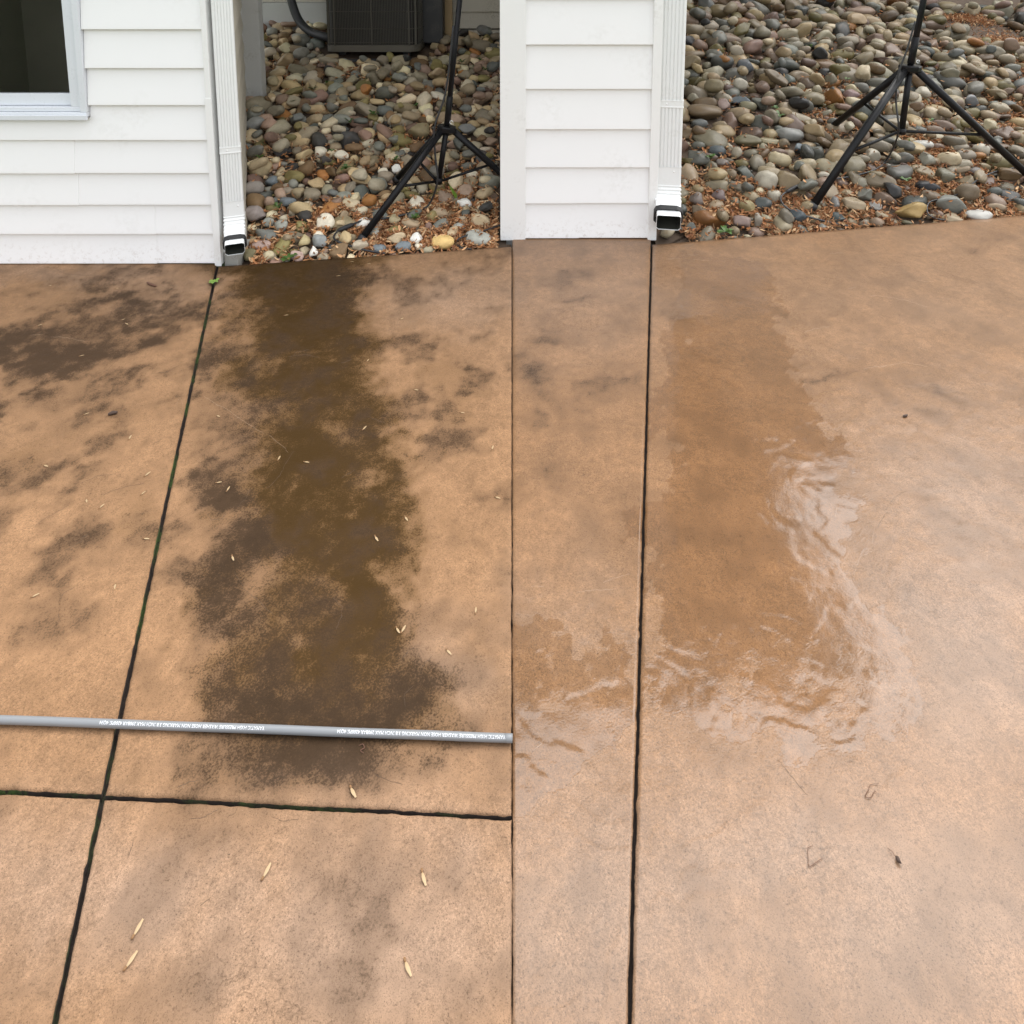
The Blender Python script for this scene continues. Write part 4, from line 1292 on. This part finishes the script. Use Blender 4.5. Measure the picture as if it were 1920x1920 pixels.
for (sx, sy) in ((-1, -1), (1, -1), (-1, 1), (1, 1)):
    box_obj('foot', (acx + sx * (hw - .12) - .03, Yc_ + sy * (hw - .12) - .03, pad_z + 0.0152), (acx + sx * (hw - .12) + .03, Yc_ + sy * (hw - .12) + .03, zb0), 'black_plastic', ac, 0.003)
prism('base_pan', hw, 0.10, zb0, zb0 + 0.055, 'condenser_tan', ac)
prism('coil', hw - 0.02, 0.09, zb0 + 0.056, zb0 + 0.72, 'condenser_dark', ac)
prism('top_cover', hw, 0.10, zb0 + 0.721, zb0 + 0.78, 'condenser_tan', ac, 0.02)
gv, gf = [], []
ol = outline(hw - 0.004, 0.096, 14)
per = []
for i in range(len(ol)):
    a, b_ = Vector(ol[i]), Vector(ol[(i + 1) % len(ol)])
    m_ = max(1, int((b_ - a).length / 0.0125))
    for k in range(m_):
        per.append(a + (b_ - a) * k / m_)
last = None
for q in per:
    if last is not None and (q - last).length < 0.011:
        continue
    last = q
    b0 = len(gv)
    r = 0.0016
    for z in (zb0 + 0.05, zb0 + 0.725):
        gv += [(q.x - r, q.y - r, z), (q.x + r, q.y - r, z), (q.x + r, q.y + r, z), (q.x - r, q.y + r, z)]
    gf += [(b0 + i, b0 + (i + 1) % 4, b0 + 4 + (i + 1) % 4, b0 + 4 + i) for i in range(4)]
tag(mesh_obj('grille_wires', gv, gf, 'condenser_wire', ac), kind='stuff')
for z in (zb0 + 0.075, zb0 + 0.19, zb0 + 0.33, zb0 + 0.47, zb0 + 0.61):
    o3 = outline(hw - 0.002, 0.097, 8)
    tube_obj('grille_band', [(x, y, z) for x, y in o3] + [(o3[0][0], o3[0][1], z)], 0.003, 'condenser_wire', ac, 6)
for sx in (-1, 1):
    for dxx in (0.0, 0.045):
        bm = bmesh.new()
        xx = acx + sx * (hw - 0.03 - dxx * 1.2)
        add_box(bm, (xx - 0.006, Yc_ - hw - (0.004 if dxx else -0.018), zb0 + 0.05), (xx + 0.006, Yc_ - hw + (0.01 if dxx else .03), zb0 + 0.73), 0.001)
        bm_obj('grille_upright', bm, 'condenser_wire', ac)
bm = bmesh.new(); add_box(bm, (acx - 0.004, Yc_ - hw - 0.003, zb0 + 0.05), (acx + 0.004, Yc_ - hw + 0.004, zb0 + 0.73), 0.001)
bm_obj('grille_upright', bm, 'condenser_wire', ac)

pp = [at(538, -30, YBACK - 0.25), at(556, 30, YBACK - 0.28), at(580, 58, YBACK - 0.33), at(615, 70, YBACK - 0.4), at(640, 72, YBACK - 0.42)]
pipe = tube_obj('drain_pipe', smooth_path(pp, 8), 0.036, 'black_plastic', None, 14)
tag(pipe, 'thick black bent pipe running down to the left side of the air conditioner', 'pipe')
q0, q1 = at(788, 75, YBACK - 0.3), at(831, 75, YBACK - 0.3)
ub = thing('utility_box', 'black box on the ground right of the air conditioner', 'box', (q0.x, YBACK - 0.3, q0.z))
box_obj('body', (q0.x, YBACK - 0.3, q0.z - 0.03), (q1.x, YBACK - 0.05, q0.z + 0.42), 'black_plastic', ub, 0.012)
box_obj('lid', (q0.x - 0.008, YBACK - 0.308, q0.z + 0.421), (q1.x + 0.008, YBACK - 0.045, q0.z + 0.45), 'black_plastic', ub, 0.006)
q0, q1 = at(834, 63, YBACK - 0.12), at(848, 63, YBACK - 0.12)
tp = thing('timber_post', 'short tan timber post behind the left tripod pole', 'post', (q0.x, YBACK - 0.12, q0.z))
box_obj('post_shaft', (q0.x, YBACK - 0.12, q0.z - 0.1), (q1.x, YBACK - 0.05, q0.z + 1.1), 'timber', tp, 0.004)
box_obj('white_edge', (q0.x - 0.024, YBACK - 0.11, q0.z - 0.1), (q0.x - 0.001, YBACK - 0.06, q0.z + 1.1), 'white_trim', tp, 0.002)

# ------------------------------------------------------------------ tripods
def tripod(label, bed, hub_px, depth, base_px, feet_px, brace_t, pole_px, r):
    hub = at(*hub_px, depth)
    low = at(*base_px, depth + 0.01)
    feet = [bed.pt(*f, 0.03) for f in feet_px]
    root = thing('tripod_stand', label, 'tripod', (low.x, low.y, bed.z(low.x, low.y)))
    top = at(*pole_px, depth)
    d = (top - hub).normalized()
    tube_obj('pole', [hub - d * 0.01, hub + d * 0.75], r * 0.78, 'black_metal', root, 16)
    tube_obj('pole_sleeve', [hub + d * 0.01, hub + d * 0.012, hub + d * 0.16, hub + d * 0.163], [r * 0.8, r * 0.92, r * 0.92, r * .8], 'black_metal', root, 16)
    tube_obj('centre_tube', [hub, low], r * 0.8, 'black_metal', root, 14)
    # hub casting : six-sided block
    ax = (hub - low).normalized()
    vs, fs = [], []
    s1 = ax.cross(Vector((0, 1, 0))).normalized(); s2 = ax.cross(s1)
    prof = [(0.0, r * 1.0), (0.0, r * 2.5), (-r * 0.35, r * 2.7), (-r * 1.5, r * 2.6), (-r * 2.0, r * 1.9), (-r * 2.0, r * 0.9)]
    for h_, rr in prof:
        for k in range(8):
            a = 2 * math.pi * (k + 0.5) / 8
            vs.append(hub + ax * h_ + (s1 * math.cos(a) * 1.1 + s2 * math.sin(a) * 0.85) * rr)
    for i in range(len(prof) - 1):
        for k in range(8):
            fs.append((i * 8 + k, i * 8 + (k + 1) % 8, (i + 1) * 8 + (k + 1) % 8, (i + 1) * 8 + k))
    fs.append(tuple(range(8))); fs.append(tuple(range(40, 48))[::-1])
    mesh_obj('hub', vs, fs, 'black_metal', root)
    # small bright clip ring on the pole
    rc = hub + d * 0.02 + Vector((r * 1.3, -r * 0.8, 0.004))
    tube_obj('clip_ring', [rc + Vector((math.cos(a) * 0.009, -0.003, math.sin(a) * 0.009)) for a in [k * 0.55 for k in range(10)]], 0.0018, 'white_metal', root, 6)
    tube_obj('collar', [low - ax * 0.004, low + ax * 0.03], r * 1.1, 'black_metal', root, 14)
    for f, bt in zip(feet, brace_t):
        dirf = (f - hub); dirf.z = 0; dirf.normalize()
        st = hub - ax * r * 1.2 + dirf * r * 1.7
        leg = tube_obj('leg', [st, st + (f - st) * 0.5, f], r, 'black_metal', root, 14)
        e = st + (f - st) * bt
        br = tube_obj('brace', [low + ax * 0.012 + dirf * r, e], r * 0.42, 'black_metal', root, 8)
        tube_obj('brace_pivot', [e - Vector((0.012, 0.0, 0)), e + Vector((0.012, 0, 0))], r * 0.62, 'black_metal', br, 8)
        q = (f - st).normalized()
        tube_obj('rubber_foot', [f - q * 0.03, f + q * 0.004], r * 1.15, 'black_rubber', leg, 12)
    return root, hub, low

trL = tripod('black tripod stand at the right of the left rock bed, beside a coiled cord', BL, (838, 236), 3.62, (822, 343), [(675, 452), (742, 338), (985, 366)], [0.52, 0.55, 0.52], (857, 48), 0.0185)
trR = tripod('black tripod stand in the right rock bed, its right leg running out of the picture', BR, (1707, 122), 3.95, (1690, 250), [(1521, 391), (1562, 236), (1945, 345)], [0.60, 0.55, 0.56], (1722, 48), 0.0215)

# ------------------------------------------------------------------ cords
def cord(label, pts, r=0.0052, plug=None, hang=()):
    path = smooth_path(list(hang) + pts, 7)
    root = thing('power_cord', label, 'cord', pts[0])
    tube_obj('cable', path, r, 'cable_black', root, 8)
    if plug:
        a, b_ = plug
        tube_obj('connector', [a, a + (b_ - a) * .15, a + (b_ - a) * .5, a + (b_ - a) * .85, b_], [r, r * 2.1, r * 2.4, r * 2.0, r], 'black_rubber', root, 10)
    return root
L = lambda x, y, l=0.05: BL.pt(x, y, l)
Rr = lambda x, y, l=0.055: BR.pt(x, y, l)
hubL, hubR = trL[1], trR[1]
cord('black cord hanging from the left tripod and looping past its front foot', [L(803, 385), L(770, 399), L(725, 409), L(690, 411), L(660, 421, .06), L(635, 432, .05), L(626, 445), L(636, 454), L(660, 462, .04), L(690, 470, .035), L(722, 475, .03)],
     plug=(L(664, 420, .06), L(632, 433, .05)), hang=[at(850, 48, 3.58), at(836, 170, 3.58), at(815, 238, 3.57), at(816, 290, 3.57), at(820, 340, 3.56)])
cord('short black cord curling round grey stones at the right end of the left rock bed', [L(945, 419), L(915, 430), L(885, 438), L(862, 447), L(856, 456, .03), L(866, 465, .03), L(885, 467, .03)], 0.0042)
cord('black cord hanging from the right tripod and looping past its front foot', [Rr(1662, 300), Rr(1640, 318), Rr(1600, 330), Rr(1560, 336), Rr(1525, 340, .06), Rr(1490, 352, .06), Rr(1465, 368), Rr(1470, 385), Rr(1495, 400, .045), Rr(1540, 413, .04), Rr(1590, 424, .03)],
     plug=(Rr(1502, 346, .06), Rr(1474, 360, .06)), hang=[at(1716, 40, 3.9), at(1700, 95, 3.9), at(1684, 140, 3.9), at(1680, 190, 3.9), at(1684, 250, 3.9)])
cord('thin black cord curling round the grey stone at the far right of the picture', [Rr(1900, 315), Rr(1866, 322), Rr(1835, 336), Rr(1800, 362), Rr(1770, 372), Rr(1745, 378), Rr(1738, 390, .05), Rr(1742, 403, .04), Rr(1760, 411, .03), Rr(1785, 413, .03)], 0.0042)

# ------------------------------------------------------------------ pressure hose across the stained slabs
HR = 0.0066
hp = []
for (x, y) in [(-300, 1342), (-120, 1347), (52, 1352), (190, 1357), (350, 1363), (500, 1368), (650, 1374), (800, 1379), (900, 1383), (958, 1385)]:
    p = P(x, y, HR)
    hp.append(p + Vector((0, 0, 0.001)))
hp = smooth_path(hp, 10)
hose = thing('pressure_hose', 'grey pressure washer hose with white lettering lying across the stained slabs', 'hose', hp[-1])
tube_obj('hose_body', hp, HR, 'hose_grey', hose, 20)
q = (hp[-1] - hp[-2]).normalized()
tube_obj('end_sleeve', [hp[-1] - q * 0.012, hp[-1] + q * 0.003], HR * 1.01, 'hose_grey', hose, 16)
# lettering wrapped on the hose, upside down to the viewer
cum = [0.0]
for i in range(1, len(hp)):
    cum.append(cum[-1] + (hp[i] - hp[i - 1]).length)
def on_hose(s):
    s = max(0, min(cum[-1] - 1e-4, s))
    i = next(k for k in range(1, len(cum)) if cum[k] >= s)
    t = (s - cum[i - 1]) / (cum[i] - cum[i - 1])
    return hp[i - 1].lerp(hp[i], t), (hp[i] - hp[i - 1]).normalized()
def s_of_px(px):
    best = min(range(len(hp)), key=lambda k: abs(proj_np(hp[k].x, hp[k].y, hp[k].z)[0] - px))
    return cum[best] + (px - proj_np(hp[best].x, hp[best].y, hp[best].z)[0]) * (hp[best].y / F) * 1.0
TXT = 'YAMATIC HIGH PRESSURE WASHER HOSE NON MARKING 3/8 INCH MAX 290BAR 4200PSI 4Q34'
cu = bpy.data.curves.new('lettering', 'FONT')
cu.body = TXT
cu.size = 1.0
cu.resolution_u = 2
to = bpy.data.objects.new('lettering', cu)
COL.objects.link(to)
dg = bpy.context.evaluated_depsgraph_get()
tm = bpy.data.meshes.new_from_object(to.evaluated_get(dg))
bpy.data.objects.remove(to)
tco = np.array([v.co for v in tm.vertices]); tfa = [tuple(p.vertices) for p in tm.polygons]
tx0, tx1 = tco[:, 0].min(), tco[:, 0].max()
th = 0.0050
for (pl, pr) in ((189, 497), (633, 948)):
    s_l, s_r = s_of_px(pl), s_of_px(pr)
    vs = []
    for c in tco:
        s = s_r - (c[0] - tx0) / (tx1 - tx0) * (s_r - s_l)
        p, t = on_hose(s)
        side = Vector((-t.y, t.x, 0)).normalized()           # towards the house
        ang = ((0.36 - c[1]) * th / 0.72) / HR - 0.52        # upside down, printed just on the near side of the crown
        vs.append(p + (side * math.sin(ang) + Vector((0, 0, 1)) * math.cos(ang)) * (HR + 0.00025))
    mesh_obj('lettering', vs, tfa, 'print_white', hose)

# ------------------------------------------------------------------ winged seeds and other bits on the slabs
def seed_meshes():
    bm = bmesh.new()
    bmesh.ops.create_uvsphere(bm, u_segments=8, v_segments=6, radius=1.0)
    for v in bm.verts:
        v.co = Vector((v.co.x * 0.16, v.co.y * 0.11, v.co.z * 0.08 + 0.08))
    nut = bpy.data.meshes.new('nutlet'); bm.to_mesh(nut); bm.free()
    nut.materials.append(MATS['seed_nut'])
    top, bot = [], []
    vs, fs = [], []
    n = 7
    for i in range(n):
        t = i / (n - 1)
        x = 0.05 + t * 0.95
        w = 0.03 + 0.11 * math.sin(min(1, t * 1.15) * math.pi * 0.86)
        for s in (-1, 0.1, 1):
            vs.append((x, s * w + 0.10 * t * t, 0.05 + 0.06 * math.sin(t * 3) + (0.03 if s == 0.1 else 0)))
    for i in range(n - 1):
        for j in range(2):
            fs.append((i * 3 + j, i * 3 + j + 1, i * 3 + j + 4, i * 3 + j + 3))
    k = len(vs)
    vs += [(a, b_, c - 0.015) for a, b_, c in vs]
    fs += [tuple(k + q for q in f[::-1]) for f in fs]
    wing = bpy.data.meshes.new('wing'); wing.from_pydata(vs, [], fs); wing.update()
    wing.materials.append(MATS['seed_tan'])
    for m_ in (nut, wing):
        m_.polygons.foreach_set('use_smooth', [True] * len(m_.polygons))
    return nut, wing
NUT, WING = seed_meshes()
SEEDS = [(90, 501, 10), (97, 536, 160), (216, 541, 5), (227, 600, 35), (235, 606, -35), (70, 611, 40), (149, 668, 25), (157, 777, 30), (241, 824, 90), (82, 872, -25), (271, 893, 60), (264, 928, 60), (162, 935, -60), (405, 905, 8),
         (425, 921, 80), (406, 779, -30), (533, 591, 15), (735, 507, 15), (657, 491, 0), (688, 495, 0), (631, 518, 10), (570, 866, -15), (521, 863, 80), (680, 806, 60), (776, 730, -20), (863, 773, -15), (688, 678, 70), (750, 599, 40), (922, 843, 70),
         (186, 953, 65), (217, 1094, -75), (59, 1120, 35), (269, 1010, -10), (435, 1042, -60), (759, 968, -60), (703, 1005, -60), (928, 931, -30), (891, 1150, 80), (837, 1217, -50), (743, 1176, -60), (752, 1186, 60)]
BIG = {(657, 1476, -55): 'pale winged seed lying between the hose and the dark cross joint', (791, 1632, -70): 'winged seed at lower right of the stained patio half, its wing bending right',
       (492, 1647, 65): 'winged seed lying alone below the cross joint near the middle of the stained half', (249, 1757, 70): 'upper of two winged seeds near the bottom left joint',
       (234, 1817, 60): 'lowest winged seed near the bottom left joint', (759, 1800, -60): 'slender winged seed at the bottom right of the stained half'}
def seed(px, py, ang, label, group, size=0.022):
    p = P(px, py)
    z = float(relief(np.array([p.x]), np.array([p.y]))[0]) + 0.001
    r = thing('winged_seed', label, 'seed', (p.x, p.y, z), group)
    r.rotation_euler = (0, 0, math.radians(ang))
    r.scale = (size,) * 3
    for nm, me_ in (('nutlet', NUT), ('wing', WING)):
        o = bpy.data.objects.new(nm, me_)
        COL.objects.link(o)
        o.parent = r
    return r
ORD = ['', 'second ', 'third ', 'fourth ', 'fifth ', 'sixth ', 'seventh ', 'eighth ', 'ninth ', 'tenth ', 'eleventh ', 'twelfth ', 'thirteenth ', 'fourteenth ', 'fifteenth ', 'sixteenth ', 'seventeenth ', 'eighteenth ']
def nth(i, what):
    return (ORD[i].strip() + ' ' + what).strip() if i else what
zones = {'left of the long stained joint': [], 'on the dark stain band': [], 'right of the dark stain band': []}
for (x, y, a) in sorted(SEEDS, key=lambda q: q[1]):
    z_ = 'left of the long stained joint' if x < 408 - (y - 497) * 0.217 else 'on the dark stain band' if x < 640 + (y - 480) * 0.12 else 'right of the dark stain band'
    zones[z_].append((x, y, a))
for z_, lst_ in zones.items():
    for i, (x, y, a) in enumerate(lst_):
        seed(x, y, a, 'small winged seed ' + z_ + ', ' + (nth(i, 'nearest the house')), 'winged seeds on the stained slabs', random.uniform(0.014, 0.019))
for (x, y, a), lb in BIG.items():
    seed(x, y, a + 0, lb, 'winged seeds near the viewer', 0.020)

def bit(name, label, cat, path, r, mat, lift=0.0015):
    pts = []
    for p in path:
        q = P(*p)
        q.z = float(relief(np.array([q.x]), np.array([q.y]))[0]) + r * 0.7 + lift
        pts.append(q)
    pts = smooth_path(pts, 6)
    n = len(pts)
    o = tube_obj(name, pts, [r * (0.45 + 0.55 * math.sin(math.pi * (i + .5) / n)) for i in range(n)], mat, None, 7)
    return tag(o, label, cat)
bit('dark_bark_bit', 'dark brown scrap of bark near the left wall', 'bark', [(276, 531), (284, 535), (293, 538)], 0.0055, 'bark_brown')
bit('dead_leaf_bit', 'small black dead leaf scrap left of the long joint', 'leaf', [(203, 779), (211, 776), (220, 775)], 0.006, 'debris_dark')
bit('red_stem', 'tiny red curled stem just below the hose', 'stem', [(673, 1399), (680, 1396), (683, 1403), (676, 1408), (682, 1413)], 0.0008, 'bark_brown')
bit('curled_stem', 'long thin curled stem on the clean slab, lower middle', 'stem', [(1525, 1585), (1515, 1590), (1515, 1605), (1517, 1624), (1530, 1617), (1543, 1608)], 0.0005, 'bark_brown')
bit('tangled_stem', 'reddish tangled stem on the clean slab above the lone bud', 'stem', [(1648, 1470), (1632, 1472), (1628, 1482), (1622, 1493), (1632, 1496), (1640, 1484), (1647, 1492)], 0.0005, 'bark_brown')
bud = thing('fallen_bud', 'brown bud with a thin tail on the lower right clean slab', 'bud', P(1682, 1612))
pts = [P(1664, 1592), P(1672, 1598), P(1678, 1607), P(1681, 1612)]
tube_obj('tail', smooth_path([Vector((p.x, p.y, 0.002)) for p in pts], 5), 0.0005, 'bark_brown', bud, 6)
pts = [P(1679, 1608), P(1682, 1612), P(1685, 1617), P(1690, 1622)]
tube_obj('bud_body', [Vector((p.x, p.y, 0.003)) for p in pts], [0.001, 0.0034, 0.003, 0.0006], 'debris_dark', bud, 8)
bit('dark_seed_bit', 'dark oblong seed on the right clean slab near its upper edge', 'seed', [(1693, 782), (1697, 781), (1701, 779)], 0.004, 'debris_dark')

# ------------------------------------------------------------------ weeds
def weed(label, loc, size, mat, n, group=None, upright=0.5):
    r = thing('weed_sprout', label, 'weed', loc, group)
    for k in range(n):
        a = 2 * math.pi * k / n + random.uniform(-.4, .4)
        el = random.uniform(0.15, 1.0) * upright
        l = size * random.uniform(0.7, 1.2)
        w = l * random.uniform(0.22, 0.36)
        d = Vector((math.cos(a) * math.cos(el), math.sin(a) * math.cos(el), math.sin(el)))
        s = Vector((-math.sin(a), math.cos(a), 0))
        vs, fs = [], []
        for t, ww, dz in ((0.0, .12, 0), (.35, .75, .06), (.65, 1, .05), (.88, .6, -.02), (1.0, .06, -.1)):
            c = Vector(loc) + d * l * t + Vector((0, 0, dz * l + 0.003))
            for q in (-1, 0, 1):
                vs.append(c + s * w * ww * q + Vector((0, 0, abs(q) * w * ww * .3)))
        for i in range(4):
            for j in range(2):
                fs.append((i * 3 + j, i * 3 + j + 1, i * 3 + j + 4, i * 3 + j + 3))
        mesh_obj('leaf', vs, fs, mat, r, True)
    return r
p = P(402, 531); weed('bright green weed sprouting from the joint below the left downspout', (p.x, p.y, 0.002), 0.024, 'leaf_lime', 7)
WG = 'small weeds among the stones'
for i_, (x, y) in enumerate(sorted([(587, 168), (613, 157), (548, 193), (648, 318), (622, 285), (655, 230), (741, 302), (780, 200), (866, 118), (900, 114), (930, 112), (890, 127), (910, 132), (778, 412), (487, 298), (455, 350), (520, 388), (700, 215)])):
    p = BL.pt(x, y, 0.055)
    weed('small green weed in the left rock bed, ' + (nth(i_, 'from its left end') if i_ else 'nearest its left end'), p, random.uniform(0.028, 0.045), 'leaf_green', 6, WG, 0.9)
for i_, (x, y) in enumerate(sorted([(1355, 92), (1418, 85), (1518, 90), (1455, 205), (1462, 218), (1333, 298), (1629, 66), (1636, 330), (1745, 228), (1500, 60), (1590, 150), (1700, 340)])):
    p = BR.pt(x, y, 0.06)
    weed('small green weed in the right rock bed, ' + (nth(i_, 'from its left end') if i_ else 'nearest its left end'), p, random.uniform(0.028, 0.045), 'leaf_green', 6, 'small weeds among the right stones', 0.9)
for bed, x, y, lb in ((BL, 854, 372, 'single bright green grass blade right of the left tripod'), (BR, 1708, 282, 'single bright green grass blade below the right tripod hub')):
    p = bed.pt(x, y, 0.04)
    g_ = thing('grass_blade', lb, 'grass blade', p)
    for s in (-1, 1):
        vs, fs = [], []
        for i in range(6):
            t = i / 5
            w = 0.009 * math.sin(math.pi * min(1, t * .85 + .12))
            c = p + Vector((-0.012 * t * s - 0.02 * t * t, -0.02 * t, 0.085 * t * (1 if s > 0 else .6)))
            vs += [c + Vector((-w, 0, 0)), c + Vector((0, 0.003, 0)), c + Vector((w, 0, 0))]
        for i in range(5):
            for j in range(2):
                fs.append((i * 3 + j, i * 3 + j + 1, i * 3 + j + 4, i * 3 + j + 3))
        mesh_obj('blade', vs, fs, 'leaf_lime', g_, True)
for (bd, x, y, lb) in ((BL, 540, 487, 'low green weeds along the rear edge of the stained slab'), (BR, 1360, 436, 'green leaf lying at the rear edge of the clean slab')):
    p = bd.pt(x, y, 0.03)
    weed(lb, p, 0.045, 'leaf_green', 8, None, 0.5)
